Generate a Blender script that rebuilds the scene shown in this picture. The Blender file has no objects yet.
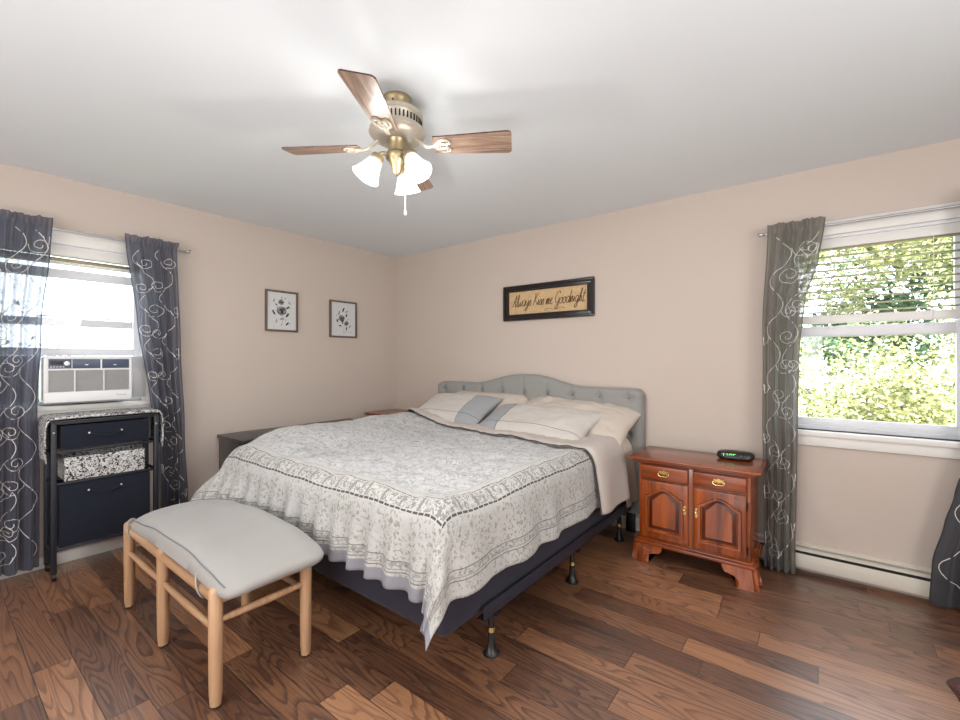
import bpy, bmesh, math, random
from mathutils import Vector, Matrix, noise
random.seed(7)
C = bpy.context.scene.collection
SC = bpy.context.scene
PI = math.pi
rad = math.radians

# ------------------------------------------------------------ camera, world, light
cam_d = bpy.data.cameras.new('camera'); cam = bpy.data.objects.new('camera', cam_d); C.objects.link(cam)
cam.location = (3.80, -3.341, 1.285); cam.rotation_euler = (PI/2, 0, rad(37.9))
cam_d.sensor_width = 36; cam_d.lens = 36*440/960; cam_d.clip_start = .02
SC.camera = cam
SC.view_settings.view_transform = 'Standard'; SC.view_settings.look = 'None'
SC.view_settings.gamma = 1; SC.view_settings.use_curve_mapping = False
SC.view_settings.exposure = 0.14
try:
    SC.cycles.use_denoising = True
    SC.cycles.max_bounces = 10; SC.cycles.diffuse_bounces = 5; SC.cycles.transparent_max_bounces = 16
    SC.cycles.caustics_reflective = False; SC.cycles.caustics_refractive = False
    SC.cycles.sample_clamp_indirect = 6
except Exception: pass
W = bpy.data.worlds.new('sky'); SC.world = W; W.use_nodes = True
bg = W.node_tree.nodes['Background']; bg.inputs[0].default_value = (.80, .90, 1, 1); bg.inputs[1].default_value = 6.0
def light(name, kind, loc, energy, color=(1, 1, 1), rot=(0, 0, 0), size=(1, 1), portal=False, radius=None):
    d = bpy.data.lights.new(name, kind); d.energy = energy; d.color = color
    if kind == 'AREA':
        d.shape = 'RECTANGLE'; d.size, d.size_y = size
        if portal: d.cycles.is_portal = True
    if radius is not None: d.shadow_soft_size = radius
    o = bpy.data.objects.new(name, d); C.objects.link(o); o.location = loc; o.rotation_euler = rot
    return o
sun = light('sun', 'SUN', (0, -8, 9), 16.0, (1, .95, .85), (rad(38), 0, rad(14)))
sun.data.angle = rad(1.0)
light('sky_portal_left', 'AREA', (-.17, -2.725, 1.51), 1, rot=(0, rad(-90), 0), size=(1.05, .82), portal=True)
light('sky_portal_back', 'AREA', (4.02, .17, 1.45), 1, rot=(rad(-90), 0, 0), size=(.82, 1.2), portal=True)
light('front_fill', 'AREA', (2.6, -5.25, 1.5), 62, (.97, .98, 1), (rad(90), 0, 0), (2.4, 1.3))  # added fill behind the camera; the front wall has no window
light('side_fill', 'AREA', (5.45, -2.6, 1.5), 42, (.97, .98, 1), (0, rad(90), 0), (1.3, 1.8))  # added unseen fill from the right; the wall there is solid

light('bounce_fill', 'AREA', (4.0, -4.2, .2), 56, (.93, .965, 1), (rad(180), 0, 0), (1.8, 1.2))  # added fill panel near the floor, aimed up to brighten the ceiling

# ------------------------------------------------------------ helpers
class MB:
    def __init__(s): s.bm = bmesh.new(); s.uv = None
    def merge(s, t, M=None, mi=0):
        if M is not None: bmesh.ops.transform(t, matrix=M, verts=t.verts)
        for f in t.faces: f.material_index = mi
        me = bpy.data.meshes.new('tmp'); t.to_mesh(me); t.free(); s.bm.from_mesh(me); bpy.data.meshes.remove(me)
        return s
    def box(s, x0, x1, y0, y1, z0, z1, bevel=0, seg=2, M=None, mi=0):
        t = bmesh.new(); bmesh.ops.create_cube(t, size=1)
        for v in t.verts:
            v.co = Vector(((x0+x1)/2+v.co.x*(x1-x0), (y0+y1)/2+v.co.y*(y1-y0), (z0+z1)/2+v.co.z*(z1-z0)))
        if bevel: bmesh.ops.bevel(t, geom=t.edges[:], offset=bevel, segments=seg, affect='EDGES', profile=.5)
        return s.merge(t, M, mi)
    def tube(s, pts, r, seg=10, cap=True, mi=0, closed=False, flat=1.0):
        pts = [Vector(p) for p in pts]; n = len(pts)
        rr = r if isinstance(r, (list, tuple)) else [r]*n
        t = bmesh.new(); rings = []; prev = None
        for i, p in enumerate(pts):
            a = pts[(i-1) % n] if (i > 0 or closed) else p
            b = pts[(i+1) % n] if (i < n-1 or closed) else p
            d = (b-a)
            d = d.normalized() if d.length > 1e-9 else Vector((0, 0, 1))
            if prev is None:
                u = Vector((0, 0, 1)) if abs(d.z) < .9 else Vector((1, 0, 0))
                u = (u-d*u.dot(d)).normalized()
            else:
                u = prev-d*prev.dot(d)
                u = u.normalized() if u.length > 1e-6 else d.orthogonal().normalized()
            prev = u; w = d.cross(u)
            rings.append([t.verts.new(p+(u*math.cos(2*PI*k/seg)*flat+w*math.sin(2*PI*k/seg))*rr[i]) for k in range(seg)])
        for i in range(n if closed else n-1):
            A, B = rings[i], rings[(i+1) % n]
            for k in range(seg): t.faces.new((A[k], A[(k+1) % seg], B[(k+1) % seg], B[k]))
        if cap and not closed: t.faces.new(rings[0][::-1]); t.faces.new(rings[-1])
        return s.merge(t, None, mi)
    def lathe(s, prof, M=None, seg=24, mi=0, cap=True):
        t = bmesh.new(); rings = []
        for r, z in prof:
            rings.append([t.verts.new((max(r, 1e-4)*math.cos(2*PI*k/seg), max(r, 1e-4)*math.sin(2*PI*k/seg), z)) for k in range(seg)])
        for A, B in zip(rings, rings[1:]):
            for k in range(seg): t.faces.new((A[k], A[(k+1) % seg], B[(k+1) % seg], B[k]))
        if cap: t.faces.new(rings[0][::-1]); t.faces.new(rings[-1])
        bmesh.ops.recalc_face_normals(t, faces=t.faces)
        return s.merge(t, M, mi)
    def prism(s, poly, d0, d1, plane='xz', bevel=0, M=None, mi=0, seg=2):
        """polygon extruded along the axis left out of `plane`"""
        def P(a, b, d): return {'xz': (a, d, b), 'xy': (a, b, d), 'yz': (d, a, b)}[plane]
        t = bmesh.new()
        A = [t.verts.new(P(a, b, d0)) for a, b in poly]; B = [t.verts.new(P(a, b, d1)) for a, b in poly]
        n = len(poly)
        fa = t.faces.new(A); fb = t.faces.new(B[::-1])
        for k in range(n): t.faces.new((A[k], B[k], B[(k+1) % n], A[(k+1) % n]))
        bmesh.ops.recalc_face_normals(t, faces=t.faces)
        if bevel:
            ed = [e for e in t.edges if (fa in e.link_faces or fb in e.link_faces)]
            bmesh.ops.bevel(t, geom=ed, offset=bevel, segments=seg, affect='EDGES', profile=.5)
        return s.merge(t, M, mi)
    def grid(s, f, nu, nv, uvf=None, mi=0, wrap=False, mif=None):
        """f(i/nu, j/nv) -> point; uvf -> uv"""
        lay = None
        if uvf:
            lay = s.bm.loops.layers.uv.get('UVMap') or s.bm.loops.layers.uv.new('UVMap')
        V = [[s.bm.verts.new(f(i/nu, j/nv)) for j in range(nv+1)] for i in range(nu+1)]
        for i in range(nu):
            for j in range(nv):
                q = ((i, j), (i+1, j), (i+1, j+1), (i, j+1))
                fc = s.bm.faces.new([V[a][b] for a, b in q]); fc.material_index = mif((i+.5)/nu, (j+.5)/nv) if mif else mi
                if lay:
                    for l, (a, b) in zip(fc.loops, q): l[lay].uv = uvf(a/nu, b/nv)
        return V
    def build(s, name, mats, parent=None, angle=40, loc=None):
        me = bpy.data.meshes.new(name); s.bm.to_mesh(me); s.bm.free()
        for m in (mats if isinstance(mats, (list, tuple)) else [mats]): me.materials.append(m)
        me.polygons.foreach_set('use_smooth', [True]*len(me.polygons))
        try: me.set_sharp_from_angle(angle=rad(angle))
        except Exception: pass
        o = bpy.data.objects.new(name, me); C.objects.link(o)
        if parent is not None: o.parent = parent
        if loc: o.location = loc
        return o
def tag(o, label=None, cat=None, group=None, kind=None):
    if label: o['label'] = label
    if cat: o['category'] = cat
    if group: o['group'] = group
    if kind: o['kind'] = kind
    return o
def thing(name, label, cat, loc=(0, 0, 0), rz=0, group=None):
    o = bpy.data.objects.new(name, None); C.objects.link(o); o.empty_display_size = .1
    o.location = loc; o.rotation_euler = (0, 0, rz)
    return tag(o, label, cat, group)
def struct(o, label=None): return tag(o, label, None, None, 'structure')
def copy_tree(o, parent=None):
    c = o.copy(); C.objects.link(c)
    if parent is not None: c.parent = parent
    for ch in list(o.children): copy_tree(ch, c)
    return c
def lerp(a, b, t): return a+(b-a)*t
def sm(a, b, x):
    t = min(1, max(0, (x-a)/(b-a))); return t*t*(3-2*t)
def pw(tab, x):
    if x <= tab[0][0]: return tab[0][1]
    for (a, b), (c, d) in zip(tab, tab[1:]):
        if x <= c:
            t = (x-a)/(c-a); return lerp(b, d, t*t*(3-2*t)*.5+t*.5)
    return tab[-1][1]
def catmull(pts, n=6):
    P = [Vector(p) for p in pts]; out = []
    for i in range(len(P)-1):
        a = P[max(i-1, 0)]; b = P[i]; c = P[i+1]; d = P[min(i+2, len(P)-1)]
        for k in range(n):
            t = k/n
            out.append(.5*((2*b)+(c-a)*t+(2*a-5*b+4*c-d)*t*t+(3*b-a-3*c+d)*t**3))
    out.append(P[-1]); return out
def flip_up(o):
    if sum(p.normal.z for p in o.data.polygons) < 0: o.data.flip_normals()
def nz(x, y, z=0): return noise.noise(Vector((x, y, z)))

# ------------------------------------------------------------ materials
def srgb(r, g, b):
    f = lambda c: (c/255/12.92) if c/255 <= .04045 else ((c/255+.055)/1.055)**2.4
    return (f(r), f(g), f(b), 1)
class NT:
    def __init__(s, name):
        s.m = bpy.data.materials.new(name); s.m.use_nodes = True; s.t = s.m.node_tree
        s.b = s.t.nodes['Principled BSDF']; s.out = s.t.nodes['Material Output']
    def n(s, typ, **kw):
        nd = s.t.nodes.new(typ)
        for k, v in kw.items(): setattr(nd, k, v)
        return nd
    def L(s, a, b): s.t.links.new(a, b)
    def setin(s, sock, v):
        if hasattr(v, 'links') or isinstance(v, bpy.types.NodeSocket): s.L(v, sock)
        else: sock.default_value = v
    def math(s, op, a, b=0.0, c=0.0):
        nd = s.n('ShaderNodeMath', operation=op)
        for i, v in enumerate((a, b, c)): s.setin(nd.inputs[i], v)
        return nd.outputs[0]
    def mix(s, fac, a, b, typ='MIX'):
        nd = s.n('ShaderNodeMix', data_type='RGBA', blend_type=typ)
        s.setin(nd.inputs[0], fac); s.setin(nd.inputs[6], a); s.setin(nd.inputs[7], b)
        return nd.outputs[2]
    def noise(s, vec, scale, detail=2, rough=.5, dist=0):
        nd = s.n('ShaderNodeTexNoise'); nd.inputs['Scale'].default_value = scale; nd.inputs['Detail'].default_value = detail
        nd.inputs['Roughness'].default_value = rough; nd.inputs['Distortion'].default_value = dist
        if vec is not None: s.L(vec, nd.inputs['Vector'])
        return nd.outputs[0]
    def coord(s, which='Object'): return s.n('ShaderNodeTexCoord').outputs[which]
    def mapv(s, vec, scale=(1, 1, 1), loc=(0, 0, 0)):
        nd = s.n('ShaderNodeMapping'); nd.inputs['Scale'].default_value = scale; nd.inputs['Location'].default_value = loc
        s.L(vec, nd.inputs['Vector']); return nd.outputs[0]
    def xyz(s, vec):
        nd = s.n('ShaderNodeSeparateXYZ'); s.L(vec, nd.inputs[0]); return nd.outputs
    def comb(s, x, y, z=0.0):
        nd = s.n('ShaderNodeCombineXYZ')
        for i, v in enumerate((x, y, z)): s.setin(nd.inputs[i], v)
        return nd.outputs[0]
    def ramp(s, fac, stops):
        nd = s.n('ShaderNodeValToRGB'); e = nd.color_ramp.elements
        while len(e) > 1: e.remove(e[-1])
        e[0].position = stops[0][0]; e[0].color = stops[0][1]
        for p, c in stops[1:]:
            k = e.new(p); k.color = c
        s.L(fac, nd.inputs[0]); return nd.outputs[0]
    def bump(s, h, strength=.3, dist=.01):
        nd = s.n('ShaderNodeBump'); nd.inputs['Strength'].default_value = strength; nd.inputs['Distance'].default_value = dist
        s.L(h, nd.inputs['Height']); s.L(nd.outputs[0], s.b.inputs['Normal'])
    def base(s, v): s.setin(s.b.inputs['Base Color'], v)
    def rough(s, v): s.setin(s.b.inputs['Roughness'], v)
    def step(s, x, lo, hi, soft=.002):
        """1 between lo and hi"""
        a = s.math('SMOOTH_MIN', 1.0, 1.0, .0)
        nd = s.n('ShaderNodeMapRange', interpolation_type='SMOOTHSTEP'); s.setin(nd.inputs[0], x); nd.inputs[1].default_value = lo-soft; nd.inputs[2].default_value = lo+soft
        n2 = s.n('ShaderNodeMapRange', interpolation_type='SMOOTHSTEP'); s.setin(n2.inputs[0], x); n2.inputs[1].default_value = hi-soft; n2.inputs[2].default_value = hi+soft
        return s.math('SUBTRACT', nd.outputs[0], n2.outputs[0])
def plain(name, col, rough=.5, metal=0, var=.06, scale=30, bump=0, coat=0, spec=.5, bscale=None):
    t = NT(name); v = t.coord('Object')
    nn = t.noise(v, scale, 3)
    lo = tuple(c*(1-var) for c in col[:3])+(1,); hi = tuple(min(1, c*(1+var)) for c in col[:3])+(1,)
    t.base(t.mix(nn, lo, hi)); t.rough(rough); t.b.inputs['Metallic'].default_value = metal
    t.b.inputs['Specular IOR Level'].default_value = spec
    if coat: t.b.inputs['Coat Weight'].default_value = coat; t.b.inputs['Coat Roughness'].default_value = .12
    if bump: t.bump(t.noise(v, bscale or scale*4, 3), bump, .004)
    return t.m
def wood(name, c0, c1, rough=.35, axis='x', coat=0.0, sc=1.0):
    t = NT(name); v = t.coord('Object')
    k = {'x': (2, 30, 30), 'y': (30, 2, 30), 'z': (30, 30, 2)}[axis]
    w = t.mapv(v, tuple(q*sc for q in k))
    g = t.noise(w, 1.0, 5, .6, .6)
    f = t.noise(t.mapv(v, tuple(q*sc*4 for q in k)), 1.0, 2)
    fac = t.math('ADD', t.math('MULTIPLY', g, .75), t.math('MULTIPLY', f, .25))
    t.base(t.ramp(fac, [(.3, c0), (.68, c1)])); t.rough(rough)
    if coat: t.b.inputs['Coat Weight'].default_value = coat; t.b.inputs['Coat Roughness'].default_value = .15
    t.bump(fac, .08, .003)
    return t.m
def fabric(name, col, rough=.9, var=.08, weave=600, bump=.25, sheen=.2):
    t = NT(name); v = t.coord('Object')
    a = t.noise(v, weave, 1); b = t.noise(v, 6, 3)
    lo = tuple(c*(1-var) for c in col[:3])+(1,); hi = tuple(min(1, c*(1+var)) for c in col[:3])+(1,)
    t.base(t.mix(t.math('ADD', t.math('MULTIPLY', a, .6), t.math('MULTIPLY', b, .4)), lo, hi)); t.rough(rough)
    t.b.inputs['Sheen Weight'].default_value = sheen; t.b.inputs['Specular IOR Level'].default_value = .2
    t.bump(a, bump, .001)
    return t.m
def emit(name, col, strength):
    t = NT(name); t.base(col); t.b.inputs['Emission Color'].default_value = col; t.b.inputs['Emission Strength'].default_value = strength
    return t.m
M = {}
M['wall'] = plain('wall_paint', srgb(197, 184, 173), .75, var=.015, scale=3, bump=.05, bscale=220, spec=.3)
M['ceil'] = plain('ceiling_paint', srgb(226, 231, 234), .9, var=.01, scale=3, spec=.2)
M['white'] = plain('white_paint', srgb(226, 224, 218), .4, var=.02)
M['vinyl'] = plain('white_vinyl', srgb(222, 222, 226), .35, var=.02)
M['slat'] = plain('cream_slat', srgb(186, 170, 150), .5, var=.02)
M['heater'] = plain('heater_enamel', srgb(214, 208, 194), .4, var=.02)
M['dark'] = plain('dark_gap', srgb(24, 22, 20), .7)
M['black_metal'] = plain('black_metal', srgb(22, 22, 24), .4, .3)
M['rail'] = plain('dark_steel_rail', srgb(52, 52, 66), .4, .4)
M['black'] = plain('black_plastic', srgb(26, 25, 24), .35)
M['brass'] = plain('antique_brass', srgb(164, 148, 116), .34, .8, var=.15, scale=60)
M['brass_pale'] = plain('pale_antique_brass', srgb(186, 178, 162), .4, .5, var=.15, scale=60)
M['gold'] = plain('polished_brass', srgb(214, 186, 120), .25, .95)
M['chrome'] = plain('brushed_nickel', srgb(190, 190, 192), .3, .9)
M['headb'] = fabric('grey_linen_upholstery', srgb(146, 145, 141), weave=450)
M['button'] = fabric('grey_button_cloth', srgb(112, 110, 107), weave=450)
M['mattress'] = fabric('mattress_ticking', srgb(196, 190, 182))
M['boxspring'] = fabric('navy_box_spring_cloth', srgb(48, 46, 57), weave=200, sheen=.1)
M['strip'] = fabric('beige_reverse_cloth', srgb(194, 184, 176), weave=500, sheen=.1)
M['sheet'] = fabric('cream_sheet', srgb(222, 208, 192), weave=500, sheen=.1)
M['taupe'] = fabric('taupe_pillowcase', srgb(198, 187, 175), weave=500, sheen=.1)
M['cushion'] = fabric('pale_grey_canvas', srgb(160, 157, 153), weave=380)
M['navy'] = fabric('navy_fabric', srgb(30, 34, 45), weave=300, sheen=.1)
M['navy_frame'] = plain('navy_black_frame', srgb(26, 29, 38), .45)
M['oak'] = wood('pale_beech', srgb(160, 120, 86), srgb(202, 164, 128), .4, 'x', sc=.7)
M['oakz'] = wood('pale_beech_upright', srgb(160, 120, 86), srgb(202, 164, 128), .4, 'z', sc=.7)
M['cherry'] = wood('cherry_wood', srgb(74, 27, 8), srgb(166, 78, 26), .25, 'x', .5, .6)
M['cherryz'] = wood('cherry_wood_upright', srgb(82, 31, 8), srgb(176, 86, 28), .25, 'z', .5, .6)
M['darkcherry'] = wood('dark_cherry_wood', srgb(44, 20, 20), srgb(86, 44, 42), .25, 'z', .5, .8)
M['groove_shade'] = wood('groove_shade_cherry', srgb(52, 20, 10), srgb(96, 42, 18), .3, 'z', .4, .6)  # darker cherry: shade of grooves and gaps put into the colour
M['dresser'] = wood('charcoal_stain', srgb(44, 44, 46), srgb(74, 72, 72), .4, 'y', .2)
M['cordseat'] = fabric('woven_cord', srgb(150, 120, 92), weave=120)
M['pframe'] = wood('grey_brown_frame', srgb(78, 66, 58), srgb(118, 104, 94), .5, 'z')
M['paper'] = plain('art_paper', srgb(206, 206, 204), .8, var=.05, scale=40)
M['ink'] = plain('black_ink', srgb(44, 44, 46), .8, var=.4, scale=200)
M['inkgrey'] = plain('grey_ink_wash', srgb(140, 140, 142), .8, var=.3, scale=150)
M['bframe'] = plain('black_lacquer_frame', srgb(34, 28, 27), .28, var=.2)
M['signtan'] = plain('tan_parchment', srgb(196, 166, 124), .7, var=.28, scale=45)
M['signink'] = plain('brown_ink', srgb(74, 48, 30), .7)
M['grille'] = plain('grey_grille', srgb(176, 176, 174), .5)
M['ac'] = plain('ac_plastic', srgb(226, 226, 226), .4, var=.01)
M['acpanel'] = plain('ac_control_panel', srgb(70, 82, 104), .35)
M['leaf'] = None
M['embroidery'] = plain('silver_embroidery_thread', srgb(232, 230, 226), .4)
M['green_led'] = emit('green_led', (.25, 1, .25, 1), 1.4)
M['trunk'] = plain('bark', srgb(96, 78, 62), .9, var=.3, scale=20, bump=.6)

def floor_mat():
    t = NT('dark_hardwood_planks'); p = t.coord('Object'); x, y, z = t.xyz(p)
    pw_ = .127
    yr = t.math('DIVIDE', y, pw_); row = t.math('FLOOR', yr); fy = t.math('FRACT', yr)
    wn = t.n('ShaderNodeTexWhiteNoise', noise_dimensions='1D'); t.L(row, wn.inputs['W'])
    xs = t.math('ADD', t.math('DIVIDE', x, 1.05), t.math('MULTIPLY', wn.outputs[0], 7.3)); col = t.math('FLOOR', xs); fx_ = t.math('FRACT', xs)
    w2 = t.n('ShaderNodeTexWhiteNoise', noise_dimensions='2D'); t.L(t.comb(row, col), w2.inputs['Vector'])
    idv = w2.outputs[0]
    gx = t.math('ADD', x, t.math('MULTIPLY', idv, 37.0)); gy = t.math('ADD', y, t.math('MULTIPLY', idv, 91.0))
    cath = t.noise(t.comb(t.math('MULTIPLY', gx, 1.1), t.math('MULTIPLY', gy, 9.0)), 1.0, 1.5, .4, .4)
    ln = t.math('FRACT', t.math('MULTIPLY', cath, 17.0))
    ring = t.n('ShaderNodeMapRange', interpolation_type='SMOOTHSTEP'); t.L(ln, ring.inputs[0]); ring.inputs[1].default_value = .02; ring.inputs[2].default_value = .55
    fine = t.noise(t.comb(t.math('MULTIPLY', gx, 4.0), t.math('MULTIPLY', gy, 130.0)), 1.0, 3, .6)
    tone = t.math('ADD', t.math('MULTIPLY', ring.outputs[0], .22), t.math('ADD', t.math('MULTIPLY', fine, .42), t.math('MULTIPLY', idv, .46)))
    colr = t.ramp(tone, [(.12, srgb(44, 27, 19)), (.42, srgb(88, 57, 41)), (.70, srgb(144, 99, 69)), (1.0, srgb(192, 140, 100))])
    gy_ = t.math('MINIMUM', fy, t.math('SUBTRACT', 1.0, fy)); gx_ = t.math('MINIMUM', fx_, t.math('SUBTRACT', 1.0, fx_))
    g1 = t.math('LESS_THAN', gy_, .012); g2 = t.math('LESS_THAN', gx_, .0016)
    gap = t.math('MAXIMUM', g1, g2)
    t.base(t.mix(gap, colr, srgb(28, 16, 12)))
    rr = t.math('ADD', t.math('MULTIPLY', ring.outputs[0], -.08), t.math('ADD', .36, t.math('MULTIPLY', fine, .12)))
    t.rough(rr); t.b.inputs['Specular IOR Level'].default_value = .7; t.b.inputs['Coat Weight'].default_value = .9; t.b.inputs['Coat Roughness'].default_value = .40; t.b.inputs['Coat IOR'].default_value = 1.75
    h = t.math('SUBTRACT', t.math('ADD', t.math('MULTIPLY', ring.outputs[0], .5), t.math('MULTIPLY', fine, .3)), t.math('MULTIPLY', gap, 2.0))
    t.bump(h, .25, .002)
    return t.m
M['floor'] = floor_mat()

def comforter_mat():
    t = NT('printed_comforter_cotton'); uv = t.coord('UV'); s, v, _ = t.xyz(uv)
    Wd, T = 1.24, 1.77
    ds = t.math('SUBTRACT', Wd, t.math('ABSOLUTE', s)); dt = t.math('SUBTRACT', T, v)
    d = t.math('MINIMUM', ds, dt)
    side = t.math('LESS_THAN', ds, dt)
    along = t.math('ADD', t.math('MULTIPLY', side, v), t.math('MULTIPLY', t.math('SUBTRACT', 1.0, side), s))
    base = t.mix(t.noise(uv, 5, 2), srgb(176, 175, 172), srgb(192, 190, 187))
    # small sprigs outside the border
    sp = t.noise(uv, 62, 3, .65, .8); spm = t.noise(uv, 11, 2)
    sprig = t.math('MULTIPLY', t.step(sp, .555, 2, .03), t.step(spm, .38, 2, .12))
    base = t.mix(t.math('MULTIPLY', sprig, .9), base, srgb(142, 140, 128))
    # scrolls inside the border
    sc1 = t.noise(uv, 9, 2, .5, 2.4); scr = t.step(sc1, .485, .515, .012)
    sc2 = t.noise(uv, 24, 2, .55, 1.2); scr2 = t.step(sc2, .57, 2, .04)
    inner = t.step(d, .425, 9, .002)
    field = t.math('MULTIPLY', inner, t.math('MAXIMUM', t.math('MULTIPLY', scr, .78), t.math('MULTIPLY', scr2, .46)))
    white = t.mix(inner, base, srgb(196, 196, 196))
    base = t.mix(field, white, srgb(126, 126, 128))
    # border band
    clear = t.step(d, .285, .425, .002); base = t.mix(clear, base, srgb(192, 190, 185))
    dash = t.math('GREATER_THAN', t.math('SINE', t.math('MULTIPLY', along, 2*PI/.034)), -.9)
    l1 = t.step(d, .2885, .297, .001); l2 = t.step(d, .365, .3715, .001); l3 = t.step(d, .408, .416, .002)
    lines = t.math('MULTIPLY', t.math('MAXIMUM', l1, l2), dash)
    lf = t.noise(uv, 66, 2, .5, 1.5); wv = t.math('SINE', t.math('MULTIPLY', along, 2*PI/.11))
    mot = t.math('MULTIPLY', t.step(d, .30, .358, .003), t.step(lf, .53, 2, .03))
    post = t.math('MULTIPLY', t.step(d, .30, .358, .002), t.step(wv, .93, 2, .02))
    dk = t.math('MAXIMUM', lines, t.math('MULTIPLY', t.math('MAXIMUM', mot, post), .62))
    base = t.mix(t.math('MULTIPLY', dk, .92), base, srgb(62, 60, 58))
    base = t.mix(t.math('MULTIPLY', l3, .5), base, srgb(150, 150, 144))
    # hem lines
    h = t.math('MAXIMUM', t.step(d, .062, .066, .001), t.math('MAXIMUM', t.math('MULTIPLY', t.step(d, .075, .079, .001), .6), t.step(d, .105, .109, .001)))
    hd = t.math('MULTIPLY', t.step(d, .08, .104, .002), t.step(t.noise(uv, 60, 2), .52, 2, .03))
    base = t.mix(t.math('MULTIPLY', t.math('MAXIMUM', h, t.math('MULTIPLY', hd, .5)), .85), base, srgb(90, 88, 86))
    hem = t.math('MULTIPLY', t.step(dt, -1, .05, .002), 1.0)
    base = t.mix(hem, base, srgb(140, 139, 146))
    t.base(base); t.rough(.9); t.b.inputs['Sheen Weight'].default_value = .15; t.b.inputs['Specular IOR Level'].default_value = .2
    t.bump(t.math('ADD', t.math('MULTIPLY', sc1, .6), t.math('MULTIPLY', t.noise(uv, 30, 3), .4)), .5, .012)
    return t.m
M['comforter'] = comforter_mat()
M['underside'] = fabric('grey_comforter_reverse', srgb(124, 122, 130), weave=500)

def pillow_mat(name, side):
    t = NT(name); uv = t.coord('UV'); u, v, _ = t.xyz(uv)
    w = t.mix(t.noise(uv, 5, 3), srgb(192, 186, 179), srgb(206, 200, 193))
    band = t.step(t.math('MULTIPLY', u, float(side)), .40, 9, .01)
    b = t.mix(band, w, srgb(158, 160, 162))
    ln = t.math('MAXIMUM', t.step(v, -.50, -.475, .006), t.step(t.math('MULTIPLY', u, float(side)), .395, .41, .004))
    b = t.mix(t.math('MULTIPLY', ln, .8), b, srgb(96, 96, 98))
    t.base(b); t.rough(.9); t.b.inputs['Sheen Weight'].default_value = .15; t.b.inputs['Specular IOR Level'].default_value = .2
    t.bump(t.noise(t.coord('Object'), 14, 4), .35, .01)
    return t.m

def floral_mat():
    t = NT('black_white_floral_print'); v = t.coord('Object')
    a = t.noise(v, 17, 2, .5, 3.0); b = t.noise(v, 48, 2, .5, 1.5)
    k = t.math('MAXIMUM', t.step(a, .47, .53, .012), t.step(b, .58, 2, .02))
    t.base(t.mix(k, srgb(206, 205, 203), srgb(24, 24, 28))); t.rough(.85)
    return t.m
M['floral'] = floral_mat()

def sheer_mat(name, col, transp):
    t = NT(name)
    tr = t.n('ShaderNodeBsdfTransparent'); tl = t.n('ShaderNodeBsdfTranslucent')
    v = t.coord('Object'); f = t.noise(v, 260, 1)
    cc = t.mix(f, tuple(c*.85 for c in col[:3])+(1,), col)
    t.base(cc); t.rough(.42); t.b.inputs['Sheen Weight'].default_value = .4
    t.L(cc, tl.inputs[0])
    m1 = t.n('ShaderNodeMixShader'); m1.inputs[0].default_value = .55; t.L(t.b.outputs[0], m1.inputs[1]); t.L(tl.outputs[0], m1.inputs[2])
    lw = t.n('ShaderNodeLayerWeight'); lw.inputs[0].default_value = .35   # a weave seen edge-on closes up
    fac = t.math('MULTIPLY', t.math('SUBTRACT', 1.0, lw.outputs['Facing']), transp)
    m2 = t.n('ShaderNodeMixShader'); t.L(fac, m2.inputs[0]); t.L(m1.outputs[0], m2.inputs[1]); t.L(tr.outputs[0], m2.inputs[2])
    t.L(m2.outputs[0], t.out.inputs[0])
    return t.m
M['sheerL'] = sheer_mat('slate_blue_sheer', srgb(98, 103, 125), .27)
M['sheerD'] = sheer_mat('dark_grey_sheer', srgb(76, 78, 86), .10)
M['sheerR'] = sheer_mat('pewter_sheer', srgb(142, 138, 130), .17)

def glass_mat():
    t = NT('window_glass'); tr = t.n('ShaderNodeBsdfTransparent'); gl = t.n('ShaderNodeBsdfGlossy'); gl.inputs['Roughness'].default_value = .02
    m = t.n('ShaderNodeMixShader'); m.inputs[0].default_value = .04
    t.L(tr.outputs[0], m.inputs[1]); t.L(gl.outputs[0], m.inputs[2]); t.L(m.outputs[0], t.out.inputs[0]); return t.m
M['glass'] = glass_mat()
def shade_mat():
    t = NT('frosted_ribbed_glass'); tr = t.n('ShaderNodeBsdfTransparent'); tl = t.n('ShaderNodeBsdfTranslucent'); tl.inputs[0].default_value = (.72, .72, .72, 1)
    t.base((.62, .62, .62, 1)); t.rough(.2)
    m1 = t.n('ShaderNodeMixShader'); m1.inputs[0].default_value = .32; t.L(t.b.outputs[0], m1.inputs[1]); t.L(tl.outputs[0], m1.inputs[2])
    lw = t.n('ShaderNodeLayerWeight'); lw.inputs[0].default_value = .4
    fac = t.math('MULTIPLY', t.math('SUBTRACT', 1.0, lw.outputs['Facing']), .55)
    m2 = t.n('ShaderNodeMixShader'); t.L(fac, m2.inputs[0]); t.L(m1.outputs[0], m2.inputs[1]); t.L(tr.outputs[0], m2.inputs[2])
    t.L(m2.outputs[0], t.out.inputs[0]); return t.m
M['shade'] = shade_mat()
M['bulb'] = emit('lit_bulb', (1, .97, .9, 1), 1.6)
def leaf_mat(name, a, b):
    t = NT(name); tl = t.n('ShaderNodeBsdfTranslucent'); v = t.coord('Object')
    c = t.mix(t.ramp(t.noise(v, 9, 4, .7), [(.36, (0, 0, 0, 1)), (.62, (1, 1, 1, 1))]), a, b); t.base(c); t.rough(.6); t.L(c, tl.inputs[0])
    m = t.n('ShaderNodeMixShader'); m.inputs[0].default_value = .22; t.L(t.b.outputs[0], m.inputs[1]); t.L(tl.outputs[0], m.inputs[2])
    t.L(m.outputs[0], t.out.inputs[0]); return t.m
M['leaf'] = leaf_mat('yellow_green_leaves', srgb(52, 78, 32), srgb(216, 212, 160))
M['leafd'] = leaf_mat('deep_green_leaves', srgb(34, 66, 50), srgb(92, 128, 88))
M['grass'] = plain('lawn', srgb(120, 140, 80), .9, var=.3, scale=6)
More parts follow.
